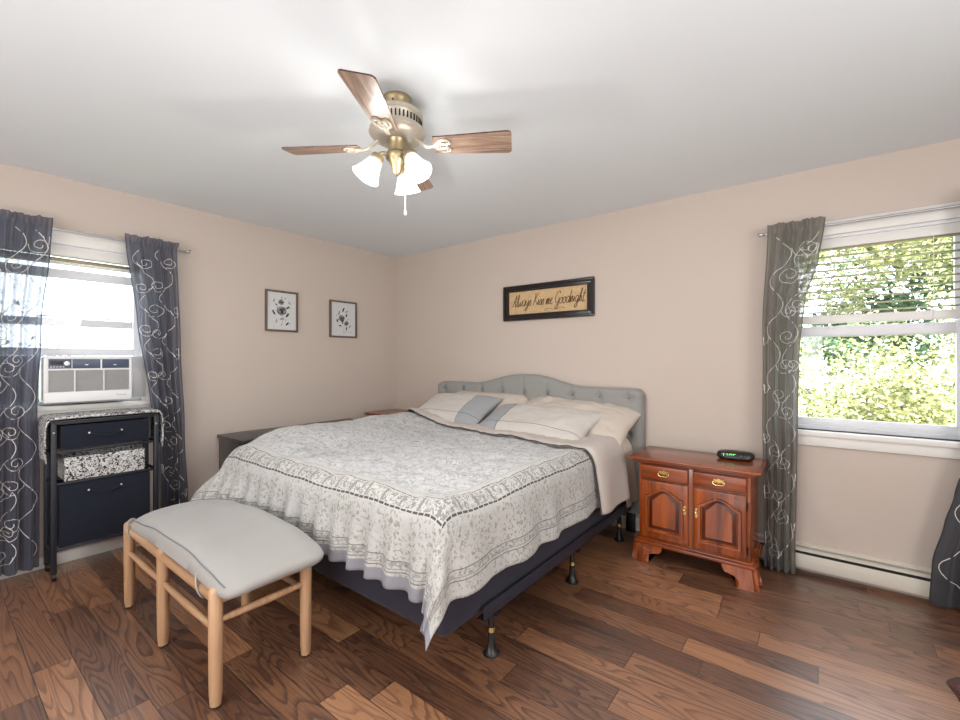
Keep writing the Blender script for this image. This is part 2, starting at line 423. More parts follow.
def blade_mat():
    t = NT('walnut_fan_blade'); v = t.coord('UV')
    g = t.noise(t.mapv(v, (5, 70, 1)), 1, 5, .65, .5)
    t.base(t.ramp(g, [(.3, srgb(94, 74, 62)), (.5, srgb(142, 116, 98)), (.7, srgb(180, 156, 136))])); t.rough(.35); return t.m
M['blade'] = blade_mat()

# ------------------------------------------------------------ the room
XR, YF, HC = 5.6, -5.4, 2.44
def wall_with_hole(name, along, a0, a1, h0, h1, z0, z1, thick, axis, sgn, mat):
    """axis 'x': wall in the y=0 plane running along x; axis 'y': in the x=0 plane"""
    b = MB(); t0, t1 = sorted((0, sgn*thick))
    def bx(p0, p1, q0, q1):
        if axis == 'x': b.box(p0, p1, t0, t1, q0, q1)
        else: b.box(t0, t1, p0, p1, q0, q1)
    bx(a0, h0, 0, HC); bx(h1, a1, 0, HC); bx(h0, h1, 0, z0); bx(h0, h1, z1, HC)
    return struct(b.build(name, mat))
wall_with_hole('wall_back', 'x', -.15, XR+.15, 3.62, 4.42, .86, 2.03, .15, 'x', 1, M['wall'])
wall_with_hole('wall_left', 'y', YF-.15, 0, -3.12, -2.33, 1.0, 2.02, .15, 'y', -1, M['wall'])
b = MB(); b.box(XR, XR+.15, YF-.15, 0, 0, HC); struct(b.build('wall_right', M['wall']))
b = MB(); b.box(0, XR, YF-.15, YF, 0, HC); struct(b.build('wall_front', M['wall']))
b = MB(); b.box(-.15, XR+.15, YF-.15, .15, -.12, 0); struct(b.build('floor', M['floor']))
b = MB(); b.box(-.45, XR+.45, YF-.45, .45, HC, HC+.15); struct(b.build('ceiling', M['ceil']))
b = MB(); b.box(0, .014, YF, -.0, 0, .07, .004); struct(b.build('baseboard_left', M['white']))
b = MB(); b.box(.014, 3.40, -.014, 0, 0, .10, .004); struct(b.build('baseboard_back', M['white']))

# windows ------------------------------------------------------------------
def window(name, axis, h0, h1, z0, z1, zmeet, zlow, label, zlowtop):
    """double-hung; local p along the wall, d = depth into the wall (negative is into the room)"""
    t = struct(bpy.data.objects.new(name, None), label); C.objects.link(t)
    def bx(b, p0, p1, d0, d1, q0, q1, bev=.003):
        if axis == 'x': b.box(p0, p1, d0, d1, q0, q1, bev)
        else: b.box(-d1, -d0, p0, p1, q0, q1, bev)
    cw = .068
    b = MB()
    bx(b, h0-cw, h0+.006, -.022, 0, z0-.01, z1+.06); bx(b, h1-.006, h1+cw, -.022, 0, z0-.01, z1+.06); bx(b, h0-cw-.001, h1+cw+.001, -.024, .001, z1-.006, z1+.0705)
    bx(b, h0-cw-.01, h1+cw+.01, -.03, 0, z1+.055, z1+.075)
    b.build('casing', M['white'], t)
    b = MB(); bx(b, h0-cw-.02, h1+cw+.02, -.045, .07, z0-.03, z0); b.build('sill', M['white'], t)
    b = MB(); bx(b, h0-cw, h1+cw, -.02, 0, z0-.09, z0-.03); b.build('apron', M['white'], t)
    b = MB()
    bx(b, h0, h0+.022, 0, .15, z0, z1, 0); bx(b, h1-.022, h1, 0, .15, z0, z1, 0); bx(b, h0, h1, 0, .15, z1-.022, z1, 0); bx(b, h0, h1, .06, .15, z0, z0+.02, 0)
    b.build('jamb', M['vinyl'], t)
    def sash(nm, d0, q0, q1, rail_b, rail_t):
        st = .038; b = MB()
        bx(b, h0+.022, h0+.022+st, d0, d0+.03, q0, q1); bx(b, h1-.022-st, h1-.022, d0, d0+.03, q0, q1)
        bx(b, h0+.020+st, h1-.020-st, d0+.0015, d0+.0285, q0+.001, q0+rail_b); bx(b, h0+.020+st, h1-.020-st, d0+.0015, d0+.0285, q1-rail_t, q1-.001)
        o = b.build(nm, M['vinyl'], t)
        g = MB(); bx(g, h0+.06, h1-.06, d0+.013, d0+.017, q0+rail_b-.004, q1-rail_t+.004, 0); g.build('pane', M['glass'], o)
        return o
    sash('upper_sash', .09, zmeet-.025, z1-.02, .05, .035)
    lo = sash('lower_sash', .05, zlow, zlowtop, .05, .06)
    return t, lo, bx
w1, lo1, bx1 = window('window_1', 'y', -3.12, -2.33, 1.0, 2.02, 1.53, 1.312, 'left wall double hung window with raised lower sash over the air conditioner', 1.87)
b = MB()
for p in (-2.84, -2.55): b.box(-.06, -.035, p-.03, p+.03, 1.557, 1.568, .003)
b.build('sash_lock', M['vinyl'], w1)
w2, lo2, bx2 = window('window_2', 'x', 3.62, 4.42, .86, 2.03, 1.45, .882, 'back wall double hung window looking onto sunlit shrubs', 1.49)

# blinds -------------------------------------------------------------------
def blind(name, label, axis, h0, h1, ztop, slats, zrail, d, cords):
    t = thing(name, label, 'window blind')
    def bx(b, p0, p1, d0, d1, q0, q1, bev=.002):
        if axis == 'x': b.box(p0, p1, d0, d1, q0, q1, bev)
        else: b.box(-d1, -d0, p0, p1, q0, q1, bev)
    b = MB(); bx(b, h0, h1, d-.03, d+.03, ztop-.055, ztop); b.build('headrail', M['white'], t)
    for z in slats:
        b = MB()
        if axis == 'x': b.grid(lambda u, v: (lerp(h0+.01, h1-.01, u), d-.024+.048*v, z+.004*math.sin(PI*v)), 1, 6)
        else: b.grid(lambda u, v: (-(d-.024+.048*v), lerp(h0+.01, h1-.01, u), z+.004*math.sin(PI*v)+.004*v), 1, 6)
        o = b.build('slat', M['slat'], t); s = o.modifiers.new('t', 'SOLIDIFY'); s.thickness = .003
    b = MB(); bx(b, h0+.01, h1-.01, d-.024, d+.024, zrail[0], zrail[1], .004); b.build('bottom_rail', M['white'], t)
    for p in cords:
        b = MB(); q = (p, d-.03) if axis == 'x' else (-d+.03, p)
        b.tube([(q[0], q[1], ztop-.03), (q[0], q[1], zrail[0]-.012)], .0014, 6)
        b.lathe([(.001, .03), (.004, .022), (.008, .004), (.008, 0)], Matrix.Translation((q[0], q[1], zrail[0]-.035)), 8)
        b.build('lift_cord', M['white'], t)
    return t
blind('slatted_blind', 'white slatted blind lowered over the upper half of the back wall window', 'x', 3.65, 4.40, 2.008, [1.575+.0415*k for k in range(10)], (1.505, 1.553), .045, (3.84, 4.27))
blind('slatted_blind', 'white slatted blind drawn right up above the air conditioner window', 'y', -3.10, -2.35, 1.998, [1.93-.0042*k for k in range(5)], (1.893, 1.907), .022, ())

# heater -------------------------------------------------------------------
t = thing('baseboard_heater', 'long cream baseboard heater on the back wall beneath the window', 'heater', (3.46, 0, 0))
b = MB(); b.box(0, 2.1, -.062, -.056, .035, .118, .002); b.box(0, 2.1, -.056, -.01, .035, .040); b.build('front_panel', M['heater'], t)
b = MB(); b.prism([(-.002, .168), (-.002, .163), (-.03, .157), (-.03, .162)], 0, 2.1, 'yz'); b.box(0, 2.1, -.004, 0, .02, .168); b.build('back_cover', M['heater'], t)
b = MB(); b.prism([(-.058, .134), (-.058, .139), (-.03, .146), (-.03, .141)], 0, 2.1, 'yz'); b.build('damper', M['heater'], t)
b = MB(); b.box(0, 2.1, -.050, -.006, .06, .132); b.build('fin_core', M['dark'], t)
b = MB(); b.box(-.012, 0, -.064, 0, .02, .168, .003); b.build('end_cap', M['heater'], t)

# curtain rods ---------------------------------------------------------------
def rod(name, label, p0, p1):
    t = thing(name, label, 'curtain rod', p0); d = Vector(p1)-Vector(p0)
    b = MB(); b.tube([(0, 0, 0), d], .007, 12); b.build('pole', M['chrome'], t)
    for e, s in ((Vector((0, 0, 0)), -1), (d, 1)):
        b = MB(); n = d.normalized(); rot = n.to_track_quat('Z', 'Y').to_matrix().to_4x4()
        if s < 0: rot = (-n).to_track_quat('Z', 'Y').to_matrix().to_4x4()
        b.lathe([(.007, 0), (.012, .003), (.008, .008), (.014, .018), (.015, .024), (.011, .033), (.001, .038)], Matrix.Translation(e) @ rot, 14); b.build('finial', M['chrome'], t)
    for f in (.04, .96):
        q = d*f; b = MB()
        w = Vector((0, .078, 0)) if abs(d.x) > abs(d.y) else Vector((-.078, 0, 0))
        b.tube([q+Vector((0, 0, -.008)), q+w+Vector((0, 0, -.008))], .004, 8); b.tube([q+w*.97+Vector((0, 0, -.008)), q+w+Vector((0, 0, -.008))], .016, 12); b.build('bracket', M['chrome'], t)
    return t
rod('curtain_rod', 'thin nickel curtain rod above the left wall window', (.08, -3.28, 2.09), (.08, -2.115, 2.09))
rod('curtain_rod', 'thin nickel curtain rod above the back wall window', (3.515, -.08, 2.07), (4.86, -.08, 2.07))

# curtains -------------------------------------------------------------------
def swirls(width, height, cols, seed):
    """embroidered vine: returns polylines in (metres across, metres down)"""
    R = random.Random(seed); out = []
    for cx in cols:
        ph = R.random()*6
        vine = [(cx*width+.035*math.sin(2*PI*y/.30+ph), y) for y in [height*.04+k*.02 for k in range(int(height*.94/.02))]]
        out.append(vine)
        y = height*.05+R.random()*.08; s = 1
        while y < height*.97:
            x0 = cx*width+.035*math.sin(2*PI*y/.30+ph)
            r0 = R.uniform(.034, .050); cxx = x0+s*(r0+.006); pts = []
            for k in range(30):
                a = k/29*2*PI*1.55; r = r0*(1-.82*k/29)
                pts.append((cxx-s*r*math.cos(a), y+r*math.sin(a)*1.15))
            out.append(pts); y += R.uniform(.13, .19); s = -s
    return out
def curtain(name, label, plane, d0, lefts, rights, ztop, zbot, pleats, mat, seed, cols, amp=.034, group=None, flip=1, base=None):
    """lefts / rights: (z, along) tables of both edges; plane 'x' hangs before the back wall, 'y' before the left wall"""
    H = ztop-zbot; W0 = abs(pw(rights, 1.2)-pw(lefts, 1.2))
    def along(u, z): return lerp(pw(lefts, z), pw(rights, z), u)
    def S(u, v, off=0):
        z = ztop-H*v
        rodk = math.exp(-((z-(ztop-.045))/.018)**2)
        a = amp*(.55+.45*v)*(1-.75*rodk)
        ph = seed*1.7+.5*nz(seed, v*2.2)
        dd = a*math.sin(2*PI*pleats*u+ph)+.35*a*math.sin(2*PI*pleats*2.3*u+ph*2+1.5*v)+.006*nz(u*4+seed, v*9)
        if z > ztop-.03: dd = .6*dd+.010*math.sin(2*PI*pleats*3*u+seed); z += .012*nz(u*11+seed, 3.3)
        dd *= min(1, (u+.02)*6, (1.02-u)*6)
        p = along(u, z)+.004*nz(u*3, v*6+seed)
        bo = pw(base, z) if base else 0
        q = d0+bo+dd
        return (p, -(q)-off, z) if plane == 'x' else (q+off, p, z)
    b = MB(); b.grid(lambda u, v: S(u, v), 110, 90)
    for line in swirls(W0, H, cols, seed):
        pts = [S(x/W0, y/H, .003) for x, y in line if 0.01 < x/W0 < .99 and y/H < .985 and y/H > .01]
        pts2 = [S(x/W0, y/H, -.003) for x, y in line if 0.01 < x/W0 < .99 and y/H < .985 and y/H > .01]
        if len(pts) > 3: b.tube(pts, .0019, 5, mi=1)
    # hem and leading edge
    b.tube([S(k/110, 1, 0) for k in range(111)], .003, 5)
    for uu in (.0, 1.0): b.tube([S(uu, k/90, 0) for k in range(91)], .003, 5)
    o = b.build(name, [mat, M['embroidery']], angle=80); tag(o, label, 'curtain', group); return o
CG = None
curtain('curtain', 'grey sheer embroidered curtain left of the air conditioner, at the photo edge', 'y', .10,
        [(0, -3.24), (2.2, -3.20)], [(0, -2.887), (.56, -2.884), (1.04, -2.893), (1.46, -2.876), (1.95, -2.838), (2.14, -2.826)], 2.145, .05, 5, M['sheerL'], 3, (.30, .62, .87))
curtain('curtain', 'grey sheer embroidered curtain right of the air conditioner, beside the rolling cart', 'y', .105,
        [(.05, -2.26), (.288, -2.263), (.715, -2.275), (1.0, -2.334), (1.555, -2.407), (2.115, -2.473)], [(.05, -2.10), (.32, -2.107), (.77, -2.127), (1.43, -2.152), (2.08, -2.177), (2.13, -2.16)], 2.135, .05, 5, M['sheerL'], 8, (.28, .72))
curtain('curtain', 'silvery grey embroidered curtain hanging behind the right side of the cherry nightstand', 'x', .11,
        [(0, 3.518), (.91, 3.508), (1.47, 3.508), (2.117, 3.534)], [(0, 3.67), (.86, 3.68), (1.34, 3.689), (1.64, 3.718), (1.87, 3.779), (2.11, 3.811)], 2.115, .012, 4, M['sheerR'], 5, (.30, .74), amp=.032)
curtain('curtain', 'grey embroidered curtain flaring into the right edge of the photo', 'x', .12,
        [(0, 4.235), (.25, 4.25), (.45, 4.29), (.60, 4.325), (.85, 4.385), (1.2, 4.40), (1.9, 4.385), (2.03, 4.365), (2.12, 4.352)], [(0, 4.92), (.6, 4.80), (2.2, 4.80)], 2.125, .03, 5, M['sheerD'], 11, (.12, .40, .70), amp=.028)

# ------------------------------------------------------------ bed
BX0, BX1, BYF, BZ = .78, 2.70, -2.15, .695
BCX = (BX0+BX1)/2; HWD = (BX1-BX0)/2
bed = thing('bed', 'king bed with grey tufted headboard on a dark metal frame', 'bed', (0, 0, 0))
hb0, hb1 = .725, 2.765; hc = (hb0+hb1)/2
def hb_top(x):
    k = abs(x-hc); e = max(0, .07-min(x-hb0, hb1-x))
    return 1.072+.088*(1-sm(.05, .56, k))-(.07-math.sqrt(max(0, .07**2-e*e)) if e > 0 else 0)*.8
BUT = [(hb0+.10+k*.23, 1.003) for k in range(9)]+[(hb0+.215+k*.23, .855) for k in range(8)]+[(hb0+.10+k*.23, .725) for k in range(9)]
def hb_front(x, z):
    dz = 0
    for bx_, bz_ in BUT:
        r2 = (x-bx_)**2+(z-bz_)**2
        if r2 < .03: dz += .030*math.exp(-r2/.0009)
    for k in range(9):
        if z > 1.003: dz += .010*math.exp(-((x-BUT[k][0])/.008)**2)*min(1, (z-1.003)*20)
    for i in range(9):
        for dx_ in (-.115, .115):                   # the diagonal folds between the buttons
            for (za, zb) in ((1.003, .855), (.725, .855)):
                if min(za, zb) <= z <= max(za, zb):
                    tt = (z-za)/(zb-za); xx = BUT[i][0]+dx_*tt
                    if hb0+.08 < xx < hb1-.08: dz += .006*math.exp(-((x-xx)/.009)**2)
    ex = min(x-hb0, hb1-x, hb_top(x)-z)
    rnd = .035*(1-math.sqrt(max(0, 1-(1-min(1, max(0, ex)/.04))**2)))
    return -.105+dz+rnd
b = MB()
def hbf(u, v):
    x = lerp(hb0, hb1, u); z = lerp(.16, hb_top(x), v)
    return (x, hb_front(x, z), z)
V = b.grid(hbf, 200, 80)
Vb = b.grid(lambda u, v: (lerp(hb0, hb1, u), -.012, lerp(.16, hb_top(lerp(hb0, hb1, u)), v)), 200, 80)
for i in range(200): b.bm.faces.new((V[i][80], V[i+1][80], Vb[i+1][80], Vb[i][80])); b.bm.faces.new((V[i+1][0], V[i][0], Vb[i][0], Vb[i+1][0]))
for j in range(80): b.bm.faces.new((V[0][j], V[0][j+1], Vb[0][j+1], Vb[0][j])); b.bm.faces.new((V[200][j+1], V[200][j], Vb[200][j], Vb[200][j+1]))
bmesh.ops.recalc_face_normals(b.bm, faces=b.bm.faces)
hb = b.build('headboard', M['headb'], bed, 50)
for bx_, bz_ in BUT[:17]:
    b = MB(); b.lathe([(.001, .012), (.009, .010), (.0145, .003), (.014, -.004)], Matrix.Translation((bx_, hb_front(bx_, bz_)-.003, bz_)) @ Matrix.Rotation(PI/2, 4, 'X'), 12)
    b.build('button', M['button'], hb)
for x in (hb0+.10, hb1-.10):
    b = MB(); b.box(x-.03, x+.03, -.06, -.03, 0, .17, .003); b.build('headboard_leg', M['black_metal'], bed)
b = MB(); b.box(BX0+.045, BX1-.045, BYF+.06, -.115, .46, .675, .05, 4); b.build('mattress', M['mattress'], bed)
b = MB(); b.box(BX0+.03, BX1-.03, BYF+.04, -.115, .215, .455, .03, 3); b.build('box_spring', M['boxspring'], bed)
for s, x in ((1, BX1), (-1, BX0)):
    b = MB(); b.box(min(x, x-s*.005), max(x, x-s*.005), -1.90, -.11, .205, .265, .001); b.box(min(x, x-s*.04), max(x, x-s*.04), -1.90, -.11, .205, .209, .001); b.build('side_rail', M['rail'], bed)
for y in (-1.79, -1.0, -.25):
    b = MB(); b.box(BX0, BX1, y-.018, y+.018, .185, .205, .002); b.build('cross_bar', M['black_metal'], bed)
for x in (BX1-.045, BX0+.045, BCX):
    for y in (-1.79, -1.0, -.25):
        b = MB(); b.lathe([(.036, 0), (.037, .006), (.026, .016), (.017, .05), (.014, .10), (.014, .19)], Matrix.Translation((x, y, 0)), 18)
        l = b.build('leg', M['black'], bed)
        b = MB(); b.lathe([(.0155, .098), (.0155, .118)], Matrix.Translation((x, y, 0)), 16); b.build('ring', M['gold'], l)

# comforter --------------------------------------------------------------------
RR = .09; OV = .28; WS = HWD+OV; Y0 = -.66; TT = (Y0-BYF)+OV
def drape(s, t, lift=0.0, ripple=1.0):
    ax = max(abs(s)-(HWD-RR), 0); bt = max(t-((Y0-BYF)-RR), 0); sg = 1 if s > 0 else -1
    r = math.hypot(ax, bt); Lq = RR*PI/2
    if ax > 0 and bt > 0: r *= 1-.07*(2*ax*bt/(ax*ax+bt*bt))**2
    x = BCX+max(-(HWD-RR), min(HWD-RR, s)); y = Y0-min(t, (Y0-BYF)-RR)
    if r < 1e-6: ox = oy = 0; out = drop = 0
    else:
        ox, oy = sg*ax/r, -bt/r
        if r < Lq: out = RR*math.sin(r/RR); drop = RR*(1-math.cos(r/RR))
        else: out = RR+.12*(r-Lq); drop = RR+.985*(r-Lq)
    hang = sm(.06, .34, r)
    th = math.atan2(bt, ax) if r > 1e-6 else 0
    cf = math.sin(2*th) if (ax > 0 and bt > 0) else 0
    foot = oy*oy; bul = 0
    e = t if foot < .5 else s
    rip = 0
    if ripple:
        sidew = .014*math.sin(2*PI*t/.31+.8+2*nz(t*2, 5.1))+.010*nz(t*9, 1.7)*2
        footw = .016*math.sin(2*PI*s/.135+2.2*nz(s*2.2, 2.1))+.012*nz(s*12, 8.8)*2
        rip = hang*ripple*(sidew*(1-foot)+footw*foot)
    if sg > 0 and cf > 0:
        bul = cf**1.4*.30*max(r-Lq, 0); drop -= .05*cf**2*max(r-Lq, 0)
        out -= .10*math.exp(-((th-.36)/.18)**2)*max(r-Lq, 0)
    elif cf > 0: out += cf**2*.45*max(r-Lq, 0)
    out += rip+lift
    out += .09*foot*(1-sm(-1.1, -.2, s))*hang
    x += ox*out+.12*bul; y += oy*out-.97*bul
    z = BZ-drop+lift*(1-hang)
    top = 1-sm(.0, .16, r)
    z += top*(.020*nz(s*2.2, t*2.2, 1)+.012*nz(s*5, t*5, 4)+.009*nz(s*12, t*12, 7)+.004*nz(s*26, t*26, 9)+.02)
    z += .098*(1-sm(.10, .36, r))*(1-sm(-1.0, -.25, s))*(1-sm(1.05, 1.5, t))+top*.012
    return Vector((x, y, z))
def OFFS(o):
    return -1 if sum(p.normal.z for p in o.data.polygons) > 0 else 1
b = MB()
b.grid(lambda u, v: drape(lerp(-WS, WS, u), lerp(-.05, TT, v)), 230, 150, lambda u, v: (lerp(-WS, WS, u), lerp(-.05, TT, v)))
b2 = b
com = thing('comforter', 'white and grey floral print comforter spread over the bed with beige top edge turned down', 'comforter', (0, 0, 0))
o = b.build('printed_cover', [M['comforter'], M['underside']], com, 80)
flip_up(o)
sd = o.modifiers.new('thickness', 'SOLIDIFY'); sd.thickness = .02; sd.offset = OFFS(o); sd.material_offset = 1; sd.material_offset_rim = 1
def foldy(s): return -.06*math.exp(-((s-.15)/.4)**2)-.15*sm(.2, .75, s)+.10*sm(-.5, -1.1, s)
def strip(u, v):
    s = lerp(-WS-.02, WS+.03, u); t = lerp(-.36, .0, v)
    hangk = sm(HWD-.1, HWD+.2, abs(s))
    edge = 1-math.sqrt(max(0, 1-max(0, (v-.85)/.15)**2)) if v > .85 else 0
    edge2 = 1-math.sqrt(max(0, 1-max(0, (.12-v)/.12)**2)) if v < .12 else 0
    p = drape(s, t, .034-.022*max(edge, edge2*1.4), .4)
    w = v
    p.y += (foldy(s)*(.35+.65*w))*(1-hangk*.4)-.05*hangk*(w-.2)
    p.z += .008*nz(s*5, t*9, 3)*(1-hangk)
    p.x += hangk*(.012*math.sin(v*9+1)*(1 if s > 0 else -1))
    return p
b = MB(); b.grid(strip, 170, 36)
o = b.build('turned_down_edge', M['strip'], com, 80); sd = o.modifiers.new('t', 'SOLIDIFY'); sd.thickness = .012; sd.offset = OFFS(o)
tag(o, 'plain beige reverse side')
b = MB(); b.tube([strip(k/170, 1.0)+Vector((0, -.004, .004)) for k in range(171)], .005, 6); b.build('piping', plain('dark_grey_piping', srgb(70, 68, 68), .8), com)
def sheetf(u, v):
    s = lerp(-WS, WS+.10, u); t = lerp(-.545, -.335, v)
    p = drape(s, t, .004, .3); hk = sm(HWD, HWD+.25, abs(s)); p.y -= .0*hk; p.x += hk*(.006*math.sin(v*11)); p.z -= .02*v*hk*(1 if s > 0 else 0); return p
b = MB(); b.grid(sheetf, 150, 24)
o = b.build('bed_sheet', M['sheet'], None, 80); tag(o, 'cream bed sheet corner hanging beside the headboard under the pillows', 'sheet')

# pillows -----------------------------------------------------------------------
def pillow(name, label, c, w, d, th, tilt, rz, mat, seed, crump=.0, roll=0):
    b = MB()
    Mx = Matrix.Translation(c) @ Matrix.Rotation(rz, 4, 'Z') @ Matrix.Rotation(tilt, 4, 'X') @ Matrix.Rotation(roll, 4, 'Y')
    def sf(sgn):
        def f(u, v):
            a = 2*u-1; q = 2*v-1
            a2 = math.copysign(abs(a)**.8, a); q2 = math.copysign(abs(q)**.8, q)
            x = w/2*a2*(1-.055*(1-q2*q2)*0-.05*(1-abs(q2))*abs(a2)**3); y = d/2*q2*(1-.07*(1-abs(a2)**2)*abs(q2)**3)
            h = th/2*max(0, (1-abs(a2)**3.2))**.55*max(0, (1-abs(q2)**3.0))**.55
            wr = (.010+crump)*nz(a*2.6+seed, q*2.6, sgn)+(.004+crump*.6)*nz(a*6+seed, q*6, sgn*2)
            edge = min(1, 4*(1-max(abs(a2), abs(q2))))
            return Mx @ Vector((x, y, sgn*h*(1 if sgn > 0 else .7)+wr*edge))
        return f
    uvf = lambda u, v: (2*u-1, 2*v-1)
    b.grid(sf(1), 60, 44, uvf); b.grid(sf(-1), 60, 44, uvf)
    bmesh.ops.remove_doubles(b.bm, verts=b.bm.verts, dist=.0008); bmesh.ops.recalc_face_normals(b.bm, faces=b.bm.faces)
    o = b.build(name, mat, None, 75); tag(o, label, 'pillow'); return o
pmL = pillow_mat('left_pillow_print', 1); pmR = pillow_mat('right_pillow_print', -1)
pillow('pillow', 'plain beige pillow mostly hidden behind the left striped pillow', (1.40, -.225, .83), .84, .46, .15, rad(42), rad(2), M['taupe'], 2)
pillow('pillow', 'crumpled plain taupe pillow against the headboard, its open end over the right bed side', (2.26, -.225, .818), .98, .48, .20, rad(30), rad(-5), M['taupe'], 6, .014, rad(4))
pillow('pillow', 'cream pillow with grey end band on the left half of the bed', (1.215, -.40, .845), .80, .45, .17, rad(28), rad(-2), pmL, 1)
pillow('pillow', 'cream pillow with grey end band on the right half of the bed', (2.06, -.43, .795), .96, .46, .19, rad(24), rad(-4), pmR, 4)

# ------------------------------------------------------------ bench
t = thing('bench', 'small pale wooden six-legged bench at the foot of the bed', 'bench', (1.47, -2.475, 0))
LX = (-.515, -.01, .553); LY = (-.18, .18)
for x in LX:
    for y in LY:
        b = MB(); b.lathe([(.019, .008), (.0225, .05), (.0245, .25), (.0245, .425), (.022, .438), (.014, .445), (.001, .447)], Matrix.Translation((x, y, 0)), 20)
        l = b.build('leg', M['oakz'], t)
        b = MB(); b.lathe([(.012, 0), (.017, .002), (.017, .009)], Matrix.Translation((x, y, 0)), 14); b.build('glide', M['black'], l)
for y in LY:
    b = MB(); b.tube([(LX[0], y, .405), (LX[2], y, .405)], .021, 16); b.build('seat_rail', M['oak'], t)
    for a, c in ((0, 1), (1, 2)):
        b = MB(); b.tube([(LX[a], y, .285), ((LX[a]+LX[c])/2, y, .285), (LX[c], y, .285)], [.011, .0155, .011], 12); b.build('stretcher', M['oak'], t)
for x in (LX[0], LX[2]):
    b = MB(); b.tube([(x, LY[0], .395), (x, LY[1], .395)], .019, 14); b.build('end_rail', M['oak'], t)
    b = MB(); b.tube([(x, LY[0], .315), (x, 0, .315), (x, LY[1], .315)], [.011, .0155, .011], 12); b.build('end_stretcher', M['oak'], t)
b = MB()
for k in range(46):
    x = LX[0]+.035+k*.0232; b.tube([(x, LY[0], .424), (x, -.09, .414), (x, .09, .414), (x, LY[1], .424)], .0085, 6, flat=.6)
b.build('woven_seat', M['cordseat'], t)
cu = thing('bench_cushion', 'pale grey padded cushion tied onto the wooden bench', 'cushion', (1.53, -2.450, .43))
b = MB()
def cus(sgn):
    def f(u, v):
        a = 2*u-1; q = 2*v-1
        a2 = math.copysign(abs(a)**.7, a); q2 = math.copysign(abs(q)**.7, q)
        x = .600*a2*math.sqrt(1-.16*q2**6)**.6; y = .222*q2*math.sqrt(1-.28*abs(a2)**12)**.8
        h = max(0, 1-abs(a2)**6)**.36*max(0, 1-abs(q2)**5)**.36
        z = .03+(.056*h if sgn > 0 else -.030*h)
        z += .020*math.sin(3.4*a+1.2)*(.4+.6*abs(q2))*h**.5-.015*(abs(a2)**6)-.016*(q2 < 0)*abs(q2)**4
        z += sgn*.004*nz(a*4, q*3, sgn)*h+(.0035*math.sin(a*13+2*q)*h if sgn > 0 else 0)
        return (x, y, z)
    return f
b.grid(cus(1), 70, 40); b.grid(cus(-1), 70, 40)
bmesh.ops.remove_doubles(b.bm, verts=b.bm.verts, dist=.0008); bmesh.ops.recalc_face_normals(b.bm, faces=b.bm.faces)
b.build('pad', M['cushion'], cu, 75)
b = MB(); F = cus(1); b.tube([Vector(F(k/70, .055))+Vector((0, 0, .002)) for k in range(3, 68)], .0022, 5); b.build('seam', plain('grey_seam', srgb(120, 120, 124), .8), cu)
for x in (-.53, .36):
    b = MB(); loop = [(x+.0*k, -.197+.027*math.cos(a), -.014+.042*math.sin(a)) for k, a in enumerate([2*PI*q/16 for q in range(16)])]
    loop = [(x+.035*math.cos(i*2*PI/16+2.2), y-.004, z) for i, (xx, y, z) in enumerate(loop)]
    b.tube(loop, .0075, 6, closed=True, flat=.6); b.build('tie', M['cushion'], cu)

# ------------------------------------------------------------ rolling drawer cart under the air conditioner
t = thing('rolling_cart', 'dark navy rolling cart with fabric drawers under the air conditioner', 'cart', (0, -2.597, 0))
CW = .262; D0, D1 = .055, .285
for y in (-CW, CW-.026):
    for x in (D0, D1-.026):
        b = MB(); b.box(x, x+.026, y, y+.026, .055, .925, .003); l = b.build('post', M['navy_frame'], t)
        cx_, cy_ = x+.013, y+.013
        b = MB(); b.tube([(cx_+.006, cy_-.009, .025), (cx_+.006, cy_+.009, .025)], .025, 16); b.box(cx_-.012, cx_+.012, cy_-.014, cy_+.014, .04, .058, .003); b.build('caster', M['black'], l)
        if x > .2:
            b = MB(); b.lathe([(.006, 0), (.005, .003), (.001, .004)], Matrix.Translation((D1, cy_, .86)) @ Matrix.Rotation(PI/2, 4, 'Y'), 10); b.build('screw', M['chrome'], l)
for z in (.905, .735, .55, .165):
    b = MB(); b.box(D1-.02, D1-.006, -CW+.02, CW-.02, z, z+.014, .002); b.box(D0+.006, D0+.02, -CW+.02, CW-.02, z, z+.014, .002)
    for y in (-CW+.006, CW-.02): b.box(D0+.02, D1-.02, y, y+.014, z, z+.014, .002)
    b.build('rail', M['navy_frame'] if z > .3 else M['rail'], t)
def bin_(nm, y0, y1, z0, z1, m, handle, label=None):
    b = MB()
    for (xa, xb, ya, yb, za, zb) in ((D0+.01, D1-.012, y0, y1, z0, z0+.008), (D1-.02, D1-.010, y0, y1, z0, z1), (D0+.01, D0+.02, y0, y1, z0, z1), (D0+.01, D1-.012, y0, y0+.008, z0, z1), (D0+.01, D1-.012, y1-.008, y1, z0, z1)):
        b.box(xa, xb, ya, yb, za, zb, .003)
    o = b.build(nm, m, t)
    if label: o['label'] = label
    if handle:
        ym = (y0+y1)/2-.01; zz = z0+(z1-z0)*handle
        b = MB(); b.tube(catmull([(D1-.008, ym-.075, zz), (D1+.006, ym-.05, zz-.012), (D1+.012, ym, zz-.022), (D1+.006, ym+.05, zz-.012), (D1-.008, ym+.075, zz)], 5), .006, 8, flat=.6); h = b.build('handle', M['navy'], o)
        for s in (-1, 1):
            b = MB(); b.lathe([(.0065, 0), (.005, .004), (.001, .0055)], Matrix.Translation((D1-.008, ym+s*.078, zz)) @ Matrix.Rotation(PI/2, 4, 'Y'), 10)
            b.build('rivet', M['white'], o)
bin_('drawer', -CW+.045, CW-.05, .755, .895, M['navy'], .62)
bin_('storage_bin', -CW+.06, CW-.075, .567, .705, M['floral'], 0, 'black and white floral bin')
bin_('hamper_drawer', -CW+.035, CW-.045, .182, .545, M['navy'], .86)
b = MB(); b.box(D0-.005, D1+.004, -CW-.004, CW+.004, .918, .930, .003); b.build('top_board', M['navy_frame'], t)
ru = MB()
